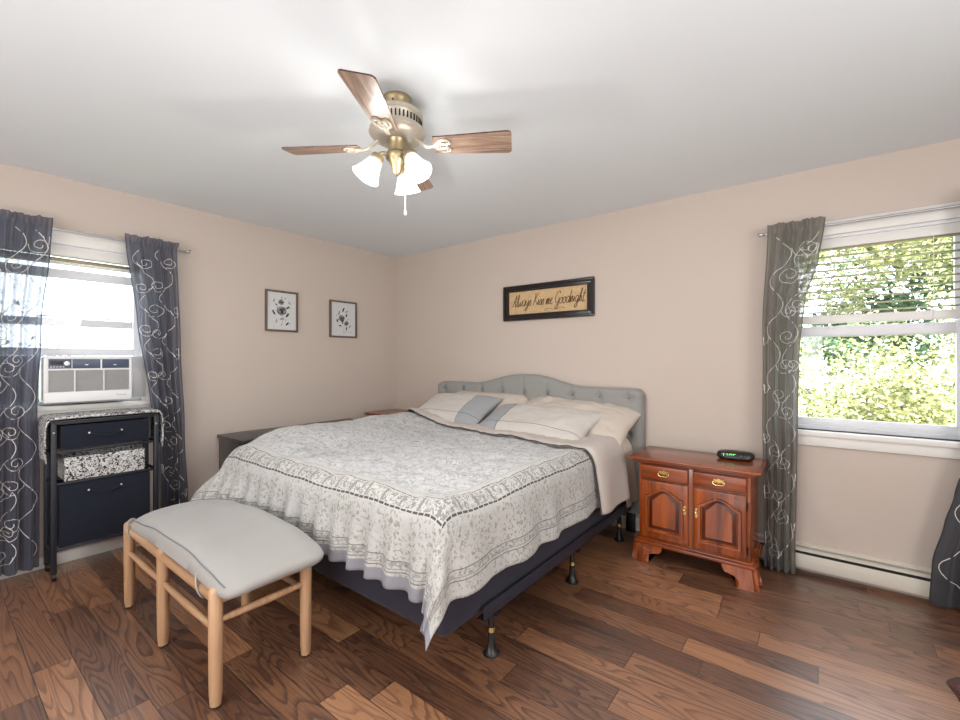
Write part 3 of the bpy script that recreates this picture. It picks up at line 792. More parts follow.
xa, xb = .045, .292
prof = [(-CW-.018, .70), (-CW-.021, .80), (-CW-.018, .90), (-CW-.006, .936), (-CW+.03, .948), (0, .950), (CW-.03, .948), (CW+.006, .936), (CW+.019, .90), (CW+.020, .80), (CW+.016, .715)]
pp = catmull([(0, a, c) for a, c in prof], 5)
pp[0].z -= 0
ru.grid(lambda u, v: (lerp(xa, xb, u)+.004*nz(v*9, u*3), pp[int(round(v*(len(pp)-1)))].y, pp[int(round(v*(len(pp)-1)))].z-.012*(1 if u > .97 else 0)), 24, len(pp)-1)
o = ru.build('cloth_cover', M['floral'], None, 80, (0, -2.597, 0)); sd = o.modifiers.new('t', 'SOLIDIFY'); sd.thickness = .006; sd.offset = 1
tag(o, 'black and white floral cloth draped over the top of the navy rolling cart', 'cloth')

# ------------------------------------------------------------ air conditioner
t = thing('air_conditioner', 'white window air conditioner unit sitting on the left wall window sill', 'air conditioner', (0, -2.66, 1.025))
y0, y1, fx0, hh = -.212, .212, .15, .285
b = MB(); b.box(-.30, fx0-.02, y0+.006, y1-.006, .006, hh-.006, .006); b.build('body', M['ac'], t)
b = MB()
b.box(fx0-.02, fx0, y0, y1, 0, .066, .006); b.box(fx0-.02, fx0-.001, y0+.001, y0+.022, .06, hh-.015, .001); b.box(fx0-.02, fx0-.001, y1-.014, y1-.001, .06, hh-.015, .001); b.box(fx0-.02, fx0, y0, y1, hh-.02, hh, .005); b.box(fx0-.02, fx0-.0015, y0+.015, y1-.010, .196, .208, .003)
for yy in (-.072, .068): b.box(fx0-.02, fx0-.001, yy-.003, yy+.003, .06, .20, .001)
b.build('front_frame', M['ac'], t)
b = MB()
for k in range(17): b.box(fx0-.018, fx0-.006, y0+.02, y1-.012, .070+k*.0075, .0740+k*.0075, .001)
b.box(fx0-.021, fx0-.016, y0+.02, y1-.012, .06, .20); b.build('intake_grille', M['grille'], t)
b = MB(); b.box(fx0-.018, fx0-.004, y0+.02, y1-.012, .207, hh-.019, .002); pn = b.build('control_panel', M['acpanel'], t)
b = MB(); b.box(fx0-.006, fx0-.001, y0+.125, y0+.128, .208, hh-.02); b.build('divider', M['ac'], pn)
b = MB(); b.box(fx0-.006, fx0-.001, y0+.262, y0+.270, .208, hh-.02); b.build('divider', M['ac'], pn)
for yy in (y0+.195, y0+.335):
    b = MB(); b.box(fx0-.006, fx0+.002, yy-.008, yy+.008, .227, .233, .002); b.build('louver_tab', M['ac'], pn)
b = MB(); b.lathe([(.014, 0), (.013, .012), (.001, .013)], Matrix.Translation((fx0-.005, y0+.103, .238)) @ Matrix.Rotation(PI/2, 4, 'Y'), 16); b.build('knob', M['chrome'], pn)
for k in range(5):
    b = MB(); b.box(fx0-.006, fx0-.002, y0+.028+k*.014, y0+.037+k*.014, .214, .221, .001); b.build('button', M['chrome'], pn)
b = MB(); b.box(fx0-.006, fx0-.003, y0+.03, y0+.085, .232, .255, .001); b.build('display', M['black'], pn)
b = MB(); b.lathe([(.004, 0), (.001, .001)], Matrix.Translation((fx0, y1-.075, .033)) @ Matrix.Rotation(PI/2, 4, 'Y'), 12); b.box(fx0-.001, fx0+.0005, y1-.068, y1-.03, .031, .035); b.build('badge', M['grille'], t)
for s, ya, yb in ((-1, -.455, y0-.002), (1, y1+.002, .325)):
    b = MB(); n = 9
    b.grid(lambda u, v: (.012+.006*(1 if int(round(u*n*2)) % 2 else 0), lerp(ya, yb, u), lerp(.0, .286, v)), n*2, 1)
    o = b.build('accordion_panel', M['ac'], t, 10); sd = o.modifiers.new('t', 'SOLIDIFY'); sd.thickness = .003

# ------------------------------------------------------------ nightstands
def nightstand(label, loc, sx=1, sz=1, detail=True):
    """local origin at the centre of the back foot line; front faces -y; 0.615 wide body"""
    t = thing('nightstand', label, 'nightstand', loc)
    w = .308; yf = -.375
    b = MB(); b.box(-w, w, yf, 0, .115, .632, .003); b.build('body', M['cherryz'], t)
    b = MB()
    b.box(-w-.054, w+.054, yf-.062, .0, .652, .668, .006, 3); b.box(-w-.036, w+.036, yf-.046, 0, .640, .653, .005, 3); b.box(-w-.016, w+.016, yf-.022, 0, .626, .642, .004, 2)
    b.build('top', M['cherry'], t)
    b = MB()
    b.box(-w-.014, w+.014, yf-.016, 0, .132, .146, .005, 3); b.box(-w-.026, w+.026, yf-.028, 0, .112, .134, .006, 3)
    b.build('base_moulding', M['cherry'], t)
    # ogee bracket feet
    ft = [(0, .116), (0, .086), (.008, .066), (.018, .040), (.014, .022), (.0, .006), (.004, 0), (.05, 0)]
    def bracket(b, M4):
        # front face of a bracket foot: outline in the plane, swept with an ogee bulge
        out = [(0, 0), (.078, 0), (.066, .018), (.068, .042), (.086, .060), (.112, .066), (.140, .070), (.155, .086), (.158, .114), (0, .114)]
        og = lambda z: .012*math.sin(PI*min(1, max(0, (z-.0)/.114))*2-.4)+.014*(1-z/.114)*(1 if z < .02 else .3)
        tb = bmesh.new(); A = []; B = []
        for a, z in out:
            A.append(tb.verts.new((a-og(z)*(1 if a == 0 else 0), -.022-og(z), z))); B.append(tb.verts.new((a, .004, z)))
        n = len(out); tb.faces.new(A); tb.faces.new(B[::-1])
        for k in range(n): tb.faces.new((A[k], A[(k+1) % n], B[(k+1) % n], B[k]))
        bmesh.ops.triangulate(tb, faces=tb.faces[:]); bmesh.ops.recalc_face_normals(tb, faces=tb.faces); b.merge(tb, M4)
    fx_ = w+.014
    b = MB(); bracket(b, Matrix.Translation((-fx_, yf-.006, 0))); bracket(b, Matrix.Translation((-fx_+.0, yf-.006, 0)) @ Matrix.Rotation(rad(-90), 4, 'Z') @ Matrix.Scale(-1, 4, (1, 0, 0)) @ Matrix.Scale(.8, 4, (1, 0, 0))); b.build('foot', M['cherryz'], t)
    b = MB(); bracket(b, Matrix.Translation((fx_, yf-.006, 0)) @ Matrix.Scale(-1, 4, (1, 0, 0))); bracket(b, Matrix.Translation((fx_, yf-.006, 0)) @ Matrix.Rotation(rad(90), 4, 'Z') @ Matrix.Scale(.8, 4, (1, 0, 0))); b.build('foot', M['cherryz'], t)
    for s in (-1, 1):
        b = MB(); b.box(min(s*(w-.06), s*(w+.01)), max(s*(w-.06), s*(w+.01)), -.05, 0, 0, .114, .004); b.build('foot', M['cherryz'], t)
    for s in (-1, 1):
        x0, x1 = sorted((s*.014, s*(w-.016)))
        b = MB(); b.box(x0, x1, yf-.016, yf+.002, .530, .618, .007, 3); b.box(x0-.004, x1+.004, yf-.003, yf+.001, .526, .622, 0, mi=1); dr = b.build('drawer', [M['cherry'], M['groove_shade']], t)  # dark strip behind the drawer paints in the shade of its gap
        cx_ = (x0+x1)/2; zc = .577
        b = MB()
        b.prism([(cx_-.032, zc+.006), (cx_-.026, zc+.014), (cx_-.014, zc+.010), (cx_-.006, zc+.018), (cx_+.006, zc+.018), (cx_+.014, zc+.010), (cx_+.026, zc+.014), (cx_+.032, zc+.006), (cx_+.022, zc-.006), (cx_+.008, zc-.002), (cx_, zc-.010), (cx_-.008, zc-.002), (cx_-.022, zc-.006)], yf-.019, yf-.016, 'xz')
        for q in (-.026, .026): b.lathe([(.006, 0), (.0055, .010), (.003, .013)], Matrix.Translation((cx_+q, yf-.017, zc+.004)) @ Matrix.Rotation(PI/2, 4, 'X'), 10)
        b.tube(catmull([(cx_-.026, yf-.026, zc+.004), (cx_-.030, yf-.028, zc-.008), (cx_-.015, yf-.030, zc-.018), (cx_, yf-.030, zc-.016), (cx_+.015, yf-.030, zc-.018), (cx_+.030, yf-.028, zc-.008), (cx_+.026, yf-.026, zc+.004)], 4), .0030, 8)
        b.build('bail_pull', M['gold'], dr)
        # door with arched raised panel
        b = MB(); zz0, zz1 = .158, .518
        b.box(x0, x1, yf-.012, yf+.002, zz0, zz1, .006, 3); b.box(x0-.004, x1+.004, yf-.003, yf+.001, zz0-.004, zz1+.004, 0, mi=1)  # dark backing strip stands in for gap shade round the door
        st = .046
        def arch(inset, n=17):
            a0, a1 = x0+st+inset, x1-st-inset; zb, zs = zz0+.060+inset, zz1-.105-inset*.6
            pts = [(a0, zb), (a1, zb), (a1, zs)]
            for k in range(1, n):
                f = 1-k/n; c = (1-math.cos(2*PI*f))/2; pts.append((lerp(a0, a1, f), zs+.052*c**.75))
            pts.append((a0, zs)); return pts
        # stiles and rails stand proud round the arch
        o_ = arch(0); n = len(o_)
        tb = bmesh.new(); I = [tb.verts.new((a, yf-.012, z)) for a, z in o_]; J = [tb.verts.new((a, yf-.026, z)) for a, z in arch(-.006)]; K = [tb.verts.new((a, yf-.026, z)) for a, z in arch(-.018)]; Lr = [tb.verts.new((a, yf-.012, z)) for a, z in arch(-.022)]
        for P_, Q_ in ((I, J), (J, K), (K, Lr)):
            for k in range(n): tb.faces.new((P_[k], P_[(k+1) % n], Q_[(k+1) % n], Q_[k]))
        bmesh.ops.recalc_face_normals(tb, faces=tb.faces); b.merge(tb)
        dd = b.build('door', [M['cherryz'], M['groove_shade']], t)
        b = MB(); tb = bmesh.new(); I = [tb.verts.new((a, yf-.013, z)) for a, z in arch(.004)]; J = [tb.verts.new((a, yf-.022, z)) for a, z in arch(.024)]
        for k in range(n): tb.faces.new((I[k], I[(k+1) % n], J[(k+1) % n], J[k]))
        bmesh.ops.recalc_face_normals(tb, faces=tb.faces); b.merge(tb, None, 1); tb = bmesh.new(); tb.faces.new([tb.verts.new((a, yf-.022, z)) for a, z in arch(.024)]); bmesh.ops.recalc_face_normals(tb, faces=tb.faces); b.merge(tb); b.build('raised_panel', [M['cherryz'], M['groove_shade']], dd)  # panel bevel coloured dark to paint in groove shade
        kx = s*.032; b = MB()
        b.prism([(kx-.007, .352), (kx, .338), (kx+.007, .352), (kx+.008, .372), (kx+.006, .394), (kx, .404), (kx-.006, .394), (kx-.008, .372)], yf-.015, yf-.012, 'xz')
        b.lathe([(.004, 0), (.004, .010), (.009, .015), (.009, .021), (.001, .025)], Matrix.Translation((kx, yf-.014, .374)) @ Matrix.Rotation(PI/2, 4, 'X'), 12); b.build('knob', M['gold'], dd)
        if s > 0:
            for zz in (.21, .46):
                b = MB(); b.tube([(x1+.003, yf-.010, zz-.022), (x1+.003, yf-.010, zz+.022)], .0045, 8); b.build('hinge', M['black_metal'], dd)
    t.scale = (sx, 1, sz)
    return t
nightstand('cherry wood nightstand with two arched doors right of the bed, holding the alarm clock', (3.172, -.082, 0))
nightstand('dark cherry nightstand top peeking over the bed in the far corner', (.365, -.04, 0), .86, 1.115)
# alarm clock
t = thing('alarm_clock', 'black digital alarm clock on the cherry nightstand', 'clock', (3.372, -.20, .6685), rad(6))
b = MB()
def clk(u, v):
    a = 2*PI*u; x = .102*math.copysign(abs(math.cos(a))**.75, math.cos(a)); y = .052*math.copysign(abs(math.sin(a))**.75, math.sin(a))
    k = [(.80, 0), (.92, .004), (1, .018), (1, .030), (.94, .042), (.80, .048), (.4, .052), (.01, .053)][int(round(v*7))]
    return (x*k[0], y*k[0]-(.010 if k[1] < .02 else 0)*1, k[1])
b.grid(clk, 40, 7); bmesh.ops.remove_doubles(b.bm, verts=b.bm.verts, dist=.0004); bmesh.ops.recalc_face_normals(b.bm, faces=b.bm.faces)
b.build('case', M['black'], t, 60)
b = MB(); b.box(-.078, .006, -.0525, -.046, .012, .040, .002); fc = b.build('display', plain('dark_green_glass', srgb(14, 26, 18), .15), t)
SEG = {'0': 'abcdef', '1': 'bc', '6': 'acdefg', '5': 'acdfg'}
b = MB(); x = -.074
for ch in '11:06':
    h = .0125; wd = .013; zc = .026; yv = -.0533
    def bar(xa, xb, za, zb): b.box(xa, xb, yv, yv+.001, za, zb)
    if ch == ':':
        bar(x, x+.002, zc+.003, zc+.005); bar(x, x+.002, zc-.005, zc-.003); x += .007; continue
    for s in SEG[ch]:
        if s == 'a': bar(x, x+wd, zc+h-.0018, zc+h)
        if s == 'g': bar(x, x+wd, zc-.0009, zc+.0009)
        if s == 'd': bar(x, x+wd, zc-h, zc-h+.0018)
        if s == 'f': bar(x, x+.0018, zc, zc+h)
        if s == 'e': bar(x, x+.0018, zc-h, zc)
        if s == 'b': bar(x+wd-.0018, x+wd, zc, zc+h)
        if s == 'c': bar(x+wd-.0018, x+wd, zc-h, zc)
    x += .0188
b.build('digits', M['green_led'], fc)
b = MB()
for k in range(3): b.lathe([(.007, 0), (.006, .003), (.001, .004)], Matrix.Translation((.03+k*.02, -.050+.004*k, .026)) @ Matrix.Rotation(PI/2, 4, 'X'), 12)
b.build('button', plain('grey_plastic', srgb(96, 92, 88), .4), t)

# dresser behind the bed
t = thing('dresser', 'low charcoal dresser along the left wall on the far side of the bed', 'dresser', (.012, -1.87, 0))
b = MB(); b.box(.006, .40, .012, 1.22, .05, .67, .004); b.build('body', M['dresser'], t)
b = MB(); b.box(0, .42, 0, 1.235, .67, .694, .004); b.build('top', M['dresser'], t)
for k in range(2):
    for j in range(3):
        b = MB(); b.box(.40, .416, .03+k*.60, .60+k*.60, .08+j*.195, .262+j*.195, .004); d_ = b.build('drawer', M['dresser'], t)
        b = MB(); b.tube([(.416, .27+k*.6, .17+j*.195), (.438, .27+k*.6, .17+j*.195), (.438, .36+k*.6, .17+j*.195), (.416, .36+k*.6, .17+j*.195)], .005, 8); b.build('handle', M['black_metal'], d_)
b = MB(); b.box(.03, .38, .03, 1.2, 0, .05); b.build('plinth', M['dresser'], t)

# wooden chair whose corner shows at the lower right edge
t = thing('wooden_chair', 'dark cherry wooden chair cut off at the bottom right corner of the photo', 'chair', (4.12, -1.70, 0), rad(12))
for x in (0, .40):
    b = MB(); b.tube(catmull([(x-.02, .02, 0), (x-.005, .0, .22), (x-.02, 0, .40), (x-.05, .01, .46)], 6), .021, 12); b.build('rear_post', M['darkcherry'], t)
    b = MB(); b.tube([(x, -.40, 0), (x, -.40, .33)], [.016, .02], 12); b.build('front_leg', M['darkcherry'], t)
b = MB(); b.box(-.02, .42, -.43, .0, .33, .36, .01, 3); b.build('seat', M['darkcherry'], t)
b = MB(); b.tube([(-.04, .008, .44), (.37, .008, .44)], .017, 12); b.build('top_rail', M['darkcherry'], t)
for k in range(4):
    x = .04+k*.085; b = MB(); b.tube([(x, 0, .36), (x-.02, .004, .43)], .009, 8); b.build('spindle', M['darkcherry'], t)

# ------------------------------------------------------------ wall art
def picture(label, yc, zc, w, h, flowers, leaves):
    """hangs on the left wall, faces +x"""
    t = thing('framed_print', label, 'picture', (.002, yc, zc))
    fw = .017; b = MB()
    b.box(0, .02, -w/2, w/2, h/2-fw, h/2, .003); b.box(0, .02, -w/2, w/2, -h/2, -h/2+fw, .003); b.box(0, .0194, -w/2+.0006, -w/2+fw, -h/2+fw-.003, h/2-fw+.003, 0); b.box(0, .0194, w/2-fw, w/2-.0006, -h/2+fw-.003, h/2-fw+.003, 0)
    b.build('frame', M['pframe'], t)
    b = MB(); b.box(.002, .008, -w/2+.01, w/2-.01, -h/2+.01, h/2-.01)
    R = random.Random(int(abs(yc)*100))
    def blob(cy, cz, ry, rz_, a, mi, x=.0085):
        tb = bmesh.new(); vs = []
        for k in range(10):
            q = 2*PI*k/10; py = ry*math.cos(q)*(1+.2*R.uniform(-1, 1)); pz = rz_*math.sin(q)*(1+.2*R.uniform(-1, 1))
            vs.append(tb.verts.new((x, cy+py*math.cos(a)-pz*math.sin(a), cz+py*math.sin(a)+pz*math.cos(a))))
        tb.faces.new(vs); b.merge(tb, None, mi)
    for fy_, fz_, r in flowers:
        blob(fy_, fz_, r, r*.95, 0, 2, .0083)
        for k in range(16):
            a = R.uniform(0, 2*PI); q = r*R.uniform(.15, 1.0); blob(fy_+q*math.cos(a), fz_+q*math.sin(a), r*R.uniform(.25, .42), r*R.uniform(.06, .13), a+PI/2, 1, .0088)
        blob(fy_, fz_, r*.22, r*.2, 0, 1, .0089)
    for ly, lz, l, a, mi in leaves: blob(ly, lz, l, l*.36, a, mi, .0086)
    for k in range(9):
        y_ = R.uniform(-.3, .3)*w; z_ = R.uniform(-.38, .1)*h; blob(y_, z_, .012, .003, R.uniform(0, 3), 2, .0085)
    b.tube([(.0085, 0, -.36*h), (.0085, .008, -.2*h), (.0085, .0, -.05*h)], .0012, 4, mi=2)
    b.build('print', [M['paper'], M['ink'], M['inkgrey']], t)
    return t
def ml(L): return L
picture('framed black ink rose print, the left one with one big rose', -1.338, 1.718, .298, .362, [(.0, -.0, .044), (-.005, .078, .026)],
        [(-.07, -.02, .022, 2.2, 1), (.05, -.035, .024, .9, 1), (.055, .035, .02, .6, 1), (-.05, .055, .014, 2.4, 1), (.0, -.07, .022, 0, 2), (.05, -.11, .02, .8, 1), (-.05, -.09, .018, 1.3, 2), (-.08, .0, .012, .5, 1), (.03, .115, .01, 1, 1), (-.0, .12, .01, 1.8, 1), (-.07, .09, .018, 1.2, 2), (.07, .08, .018, 2, 2)])
picture('framed black ink flower print, the right one with a spray of buds', -.702, 1.692, .315, .366, [(-.02, .01, .036), (.035, -.04, .026)],
        [(.0, .095, .024, 1.1, 1), (.035, .04, .022, 1.2, 1), (-.055, .0, .022, .4, 2), (-.01, -.03, .02, 1.4, 1), (-.04, -.065, .018, .2, 1), (.035, -.09, .02, 1.4, 1), (.075, -.07, .02, .9, 2), (-.05, .06, .024, 1.1, 2), (.04, .08, .02, .6, 2), (-.07, -.02, .018, 2.2, 1)])
# the lettered sign on the back wall
t = thing('wall_sign', 'black framed sign reading Always Kiss me Goodnight above the headboard', 'sign', (1.928, -.002, 1.794))
sw, sh = .437, .157
b = MB()
def ring(w, h, wd, d0, d1, bev, mi=0):
    b.box(-w, w, -d1, -d0, h-wd, h, bev); b.box(-w, w, -d1, -d0, -h, -h+wd, bev); b.box(-w+.0006, -w+wd, -d1+.0006, -d0, -h+wd-bev, h-wd+bev, 0); b.box(w-wd, w-.0006, -d1+.0006, -d0, -h+wd-bev, h-wd+bev, 0)
ring(sw, sh, .022, 0, .030, .006); ring(sw-.018, sh-.018, .028, 0, .020, .004); ring(sw-.042, sh-.042, .014, 0, .026, .005)
b.build('frame', M['bframe'], t)
b = MB(); b.box(-sw+.05, sw-.05, -.010, -.002, -sh+.05, sh-.05)
GL = {'A': (.62, [[(0, .05), (.15, .1), (.35, .7), (.45, 1), (.45, .5), (.48, 0), (.6, .05)], [(.15, .4), (.55, .42)]]),
 'l': (.27, [[(0, .1), (.2, .6), (.26, .95), (.15, .95), (.1, .4), (.15, 0), (.28, .06)]]),
 'w': (.58, [[(0, .45), (.08, .05), (.2, .05), (.3, .4), (.32, .05), (.48, .1), (.56, .48)]]),
 'a': (.53, [[(.45, .45), (.2, .5), (.05, .25), (.2, 0), (.4, .2), (.46, .48), (.44, .1), (.55, .02)]]),
 'y': (.46, [[(0, .45), (.08, .1), (.25, .1), (.38, .48), (.36, -.1), (.2, -.4), (.08, -.25), (.45, .1)]]),
 's': (.34, [[(0, .05), (.2, .5), (.3, .2), (.2, 0), (.05, .05)]]),
 'K': (.66, [[(.1, .9), (.2, 1), (.18, .5), (.05, 0)], [(.62, 1), (.22, .5), (.4, .3), (.66, 0)]]),
 'i': (.22, [[(0, .1), (.12, .48), (.1, .1), (.22, .05)], [(.12, .68), (.14, .72)]]),
 'm': (.52, [[(0, 0), (.05, .45), (.05, 0), (.15, .45), (.22, .4), (.22, 0), (.32, .45), (.4, .4), (.4, .05), (.5, .05)]]),
 'e': (.38, [[(0, .2), (.25, .3), (.22, .5), (.08, .4), (.06, .1), (.2, 0), (.38, .1)]]),
 'G': (.62, [[(.6, .8), (.45, 1), (.1, .8), (.05, .3), (.3, .05), (.5, .2), (.55, .45), (.5, -.2), (.3, -.4), (.15, -.25), (.5, 0)]]),
 'o': (.44, [[(.25, .5), (.05, .3), (.12, 0), (.35, .1), (.35, .42), (.22, .48), (.45, .42)]]),
 'd': (.52, [[(.4, .42), (.2, .5), (.05, .2), (.2, 0), (.4, .25), (.55, 1), (.42, .1), (.52, .03)]]),
 'n': (.42, [[(0, 0), (.06, .45), (.06, 0), (.2, .46), (.3, .4), (.28, .05), (.4, .05)]]),
 'g': (.5, [[(.4, .42), (.2, .5), (.05, .25), (.2, .02), (.38, .25), (.42, .48), (.38, -.2), (.2, -.42), (.08, -.25), (.5, .1)]]),
 'h': (.44, [[(0, .1), (.2, .7), (.22, 1), (.1, .9), (.06, 0), (.2, .42), (.32, .38), (.3, .05), (.42, .05)]]),
 't': (.3, [[(.15, .9), (.08, .1), (.2, 0), (.3, .1)], [(0, .6), (.3, .64)]]), ' ': (.30, [])}
txt = 'Always Kiss me Goodnight'; total = sum(GL[c][0] for c in txt); S_ = .70/total; x = -.35
Hh = .105
for ch in txt:
    wd, strokes = GL[ch]
    for st in strokes:
        pts = [(x+px*S_+(py*Hh)*.22, -.0105, -.032+py*Hh) for px, py in st]
        pts = catmull(pts, 5); b.tube(pts, .0030, 5, mi=1, flat=1)
    x += wd*S_
b.tube(catmull([(-.02, -.0105, -.075), (.03, -.0105, -.066), (.08, -.0105, -.078), (.14, -.0105, -.064), (.18, -.0105, -.074)], 5), .0018, 4, mi=1)
b.build('lettered_panel', [M['signtan'], M['signink']], t)

# ------------------------------------------------------------ ceiling fan
FX, FY = 2.315, -2.03
fan = thing('ceiling_fan', 'brass ceiling fan with four wooden blades and a three-shade light kit', 'ceiling fan', (FX, FY, HC))
b = MB(); b.lathe([(.062, 0), (.064, -.010), (.060, -.02), (.055, -.04), (.055, -.058), (.06, -.066)], None, 32); mount = b.build('canopy', M['brass'], fan)
for k in range(4):
    a = k*PI/2+.5; b = MB(); b.lathe([(.005, 0), (.004, .003), (.001, .004)], Matrix.Translation((.055*math.cos(a), .055*math.sin(a), -.032)) @ Vector((math.cos(a), math.sin(a), 0)).to_track_quat('Z', 'Y').to_matrix().to_4x4(), 8); b.build('screw', M['black_metal'], mount)
b = MB(); b.lathe([(.05, -.060), (.095, -.064), (.112, -.072), (.115, -.090), (.108, -.098), (.106, -.132), (.120, -.140), (.123, -.158), (.108, -.176), (.08, -.185), (.05, -.187)], None, 40); mh = b.build('motor_housing', M['brass_pale'], fan)
b = MB()
for k in range(40):
    a = 2*PI*k/40; R4 = Matrix.Rotation(a, 4, 'Z'); b.box(.104, .1105, -.0032, .0032, -.129, -.102, .001, M=R4)
b.build('vent_slots', M['dark'], mh)
b = MB(); b.lathe([(.045, -.184), (.042, -.192), (.038, -.20), (.040, -.238), (.046, -.243), (.050, -.252), (.048, -.268), (.036, -.280), (.026, -.30), (.018, -.325), (.010, -.34), (.001, -.345)], None, 28); b.build('switch_housing', M['brass'], fan)
for k in range(4):
    a = rad(33+90*k); R4 = Matrix.Rotation(a, 4, 'Z'); pit = rad(-13)
    P4 = R4 @ Matrix.Translation((0, 0, -.208)) @ Matrix.Rotation(pit, 4, 'X')
    b = MB(); lay = b.bm.loops.layers.uv.new('UVMap')
    r0, r1 = .165, .505
    def wid(x):
        f = (x-r0)/(r1-r0); return (.050+.018*f)*(math.sqrt(max(0, 1-((x-(r1-.02))/.02)**2))*.25+.75 if x > r1-.02 else 1)
    xs = [r0+(r1-r0)*i/24 for i in range(24)]+[r1-.012, r1-.004, r1]
    for zz in (0, -.006):
        for (xa, xb) in zip(xs, xs[1:]):
            vs = [b.bm.verts.new((xa, -wid(xa), zz)), b.bm.verts.new((xb, -wid(xb), zz)), b.bm.verts.new((xb, wid(xb), zz)), b.bm.verts.new((xa, wid(xa), zz))]
            f = b.bm.faces.new(vs if zz == 0 else vs[::-1])
            for l in f.loops: l[lay].uv = (l.vert.co.x, l.vert.co.y+k*.37)
    top = xs
    ol = [(x, wid(x)) for x in xs]+[(x, -wid(x)) for x in xs[::-1]]
    n = len(ol)
    for i in range(n):
        p, q = ol[i], ol[(i+1) % n]
        f = b.bm.faces.new([b.bm.verts.new((p[0], p[1], 0)), b.bm.verts.new((q[0], q[1], 0)), b.bm.verts.new((q[0], q[1], -.006)), b.bm.verts.new((p[0], p[1], -.006))])
        f.material_index = 1
    bmesh.ops.remove_doubles(b.bm, verts=b.bm.verts, dist=.0003); bmesh.ops.recalc_face_normals(b.bm, faces=b.bm.faces)
    bmesh.ops.transform(b.bm, matrix=P4, verts=b.bm.verts)
    bl = b.build('blade', [M['blade'], M['darkcherry']], fan)
    b = MB()
    z0 = -.0105
    b.tube([P4 @ Vector(p) for p in ((.16, 0, z0), (.19, 0, z0))], .009, 8)
    pts = [R4 @ Vector(p) for p in catmull([(.085, 0, -.182), (.11, 0, -.202), (.135, 0, -.218), (.17, 0, -.218)], 5)]
    b.tube(pts, .011, 10, flat=.7)
    for q in ((.195, .0, .030, .020), (.212, .022, .026, .014), (.212, -.022, .026, .014)):
        loop = [P4 @ Vector((q[0]+q[2]*math.cos(2*PI*i/20), q[1]+q[3]*math.sin(2*PI*i/20), z0)) for i in range(20)]
        b.tube(loop, .0055, 6, closed=True)
    for q in ((.195, 0), (.225, .022), (.225, -.022)):
        b.lathe([(.006, 0), (.005, -.004), (.001, -.005)], P4 @ Matrix.Translation((q[0], q[1], z0)), 8)
    b.build('blade_iron', M['brass_pale'], bl)
for k in range(3):
    a = rad(118+120*k); R4 = Matrix.Rotation(a, 4, 'Z')
    b = MB(); b.tube([R4 @ Vector(p) for p in catmull([(.025, 0, -.262), (.055, 0, -.250), (.078, 0, -.258), (.088, 0, -.280)], 6)], .0085, 10)
    tilt = rad(30)
    S4 = R4 @ Matrix.Translation((.083, 0, -.270)) @ Matrix.Rotation(-tilt, 4, 'Y') @ Matrix.Rotation(PI, 4, 'X')
    b.lathe([(.026, -.004), (.030, .004), (.030, .02), (.024, .024)], S4, 20)
    ar = b.build('light_arm', M['brass'], fan)
    b = MB(); b.lathe([(.026, .008), (.030, .02), (.036, .045), (.043, .07), (.052, .09), (.060, .105), (.061, .107), (.057, .104), (.049, .088), (.040, .068), (.033, .044), (.027, .02)], S4, 36, cap=False); b.build('lamp_shade', M['shade'], ar)
    b = MB(); b.lathe([(.011, .018), (.013, .03), (.022, .055), (.023, .067), (.016, .082), (.001, .089)], S4, 18); b.build('bulb', M['bulb'], ar)
    c = Vector((FX, FY, HC))+(S4 @ Vector((0, 0, .098)))
    light('fan_bulb_light', 'POINT', c, 12, (1, .98, .95), radius=.03)
b = MB(); b.tube([(.052, .0, -.262), (.052, .0, -.50)], .0013, 6); b.lathe([(.001, .028), (.004, .02), (.006, .004), (.004, 0)], Matrix.Translation((.052, .0, -.525)), 10); b.build('pull_chain', M['white'], fan)

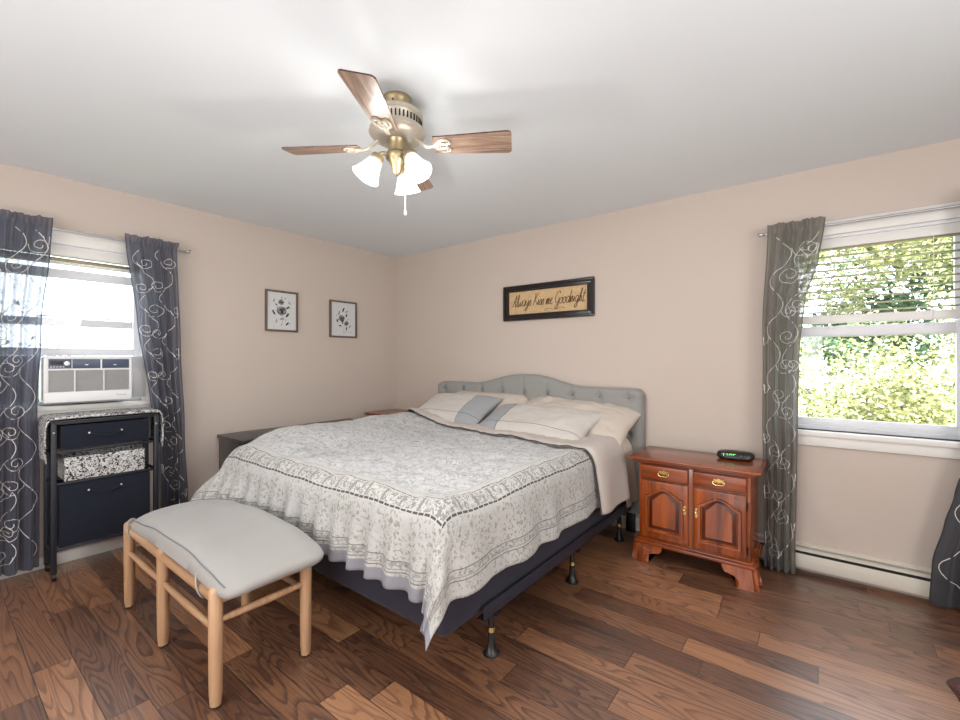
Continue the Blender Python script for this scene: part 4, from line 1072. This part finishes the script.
# ------------------------------------------------------------ outdoors
b = MB(); b.box(-30, 30, -30, 30, -.9, -.8); o = b.build('lawn', M['grass']); tag(o, kind='structure')
def shrub(name, label, c, rx_, ry_, rz_, n, mat, seed, size=.07, cat='shrub', hole=0, trunk=True):
    R = random.Random(seed); t = thing(name, label, cat, (c[0], c[1], -.8))
    b = MB()
    cl = [(R.gauss(0, .45)*rx_, R.gauss(0, .45)*ry_, c[2]+.8+R.gauss(0, .42)*rz_, R.uniform(.25, .5)) for _ in range(26)]
    for i in range(n):
        q = cl[R.randrange(26)]; d = Vector((R.gauss(0, 1), R.gauss(0, 1), R.gauss(0, 1))).normalized()*q[3]*R.uniform(.55, 1.05)
        p = Vector(q[:3])+d
        if p.z < .02: continue
        a = Vector((R.gauss(0, 1), R.gauss(0, 1), R.gauss(0, .6))).normalized(); bb = a.orthogonal().normalized(); bb.rotate(Matrix.Rotation(R.uniform(0, 6), 3, a))
        l = size*R.uniform(.6, 1.2); w = l*.45
        vs = [b.bm.verts.new(p+v) for v in (-a*l*.5, bb*w*.5, a*l*.5, -bb*w*.5)]; b.bm.faces.new(vs)
    b.build('foliage', mat, t)
    b = MB()
    for k in range(5):
        q = cl[k]; b.tube([(R.uniform(-.08, .08), R.uniform(-.08, .08), 0), (q[0]*.3, q[1]*.3+.1, q[2]*.3), (q[0]*.6, q[1]*.6+.15, q[2]*.6)], [.03, .02, .006], 7)
    b.build('stem', M['trunk'], t)
    return t
shrub('shrub', 'bright yellow green shrub outside the back window, nearest the glass', (4.35, 2.6, .65), 1.0, .6, .8, 11000, M['leaf'], 1)
shrub('shrub', 'sunlit shrub outside the back window, at the left side of the pane', (3.45, 3.4, .9), .8, .7, 1.0, 9000, M['leaf'], 2)
shrub('shrub', 'tall sunlit shrub outside the back window, at the right side of the pane', (5.3, 3.6, 1.2), .9, .7, 1.3, 9000, M['leaf'], 3)
shrub('tree', 'dark green tree behind the sunlit shrubs outside the back window', (4.5, 6.0, 2.3), 2.2, 1.0, 2.0, 9000, M['leafd'], 4, .13, 'tree')
shrub('tree', 'yellow green tree crown high behind the blind slats outside the back window', (4.6, 4.8, 2.9), 1.9, .9, 1.1, 9000, M['leaf'], 5, .10, 'tree')
shrub('tree', 'small leafy branches outside the left window beside the curtain', (-2.1, -3.42, 1.75), .40, .40, .55, 1800, M['leafd'], 6, .07, 'tree')
shrub('shrub', 'low green shrub tops outside the left window above the air conditioner', (-3.6, -2.6, .92), .9, 1.6, .42, 4200, M['leafd'], 7, .08)
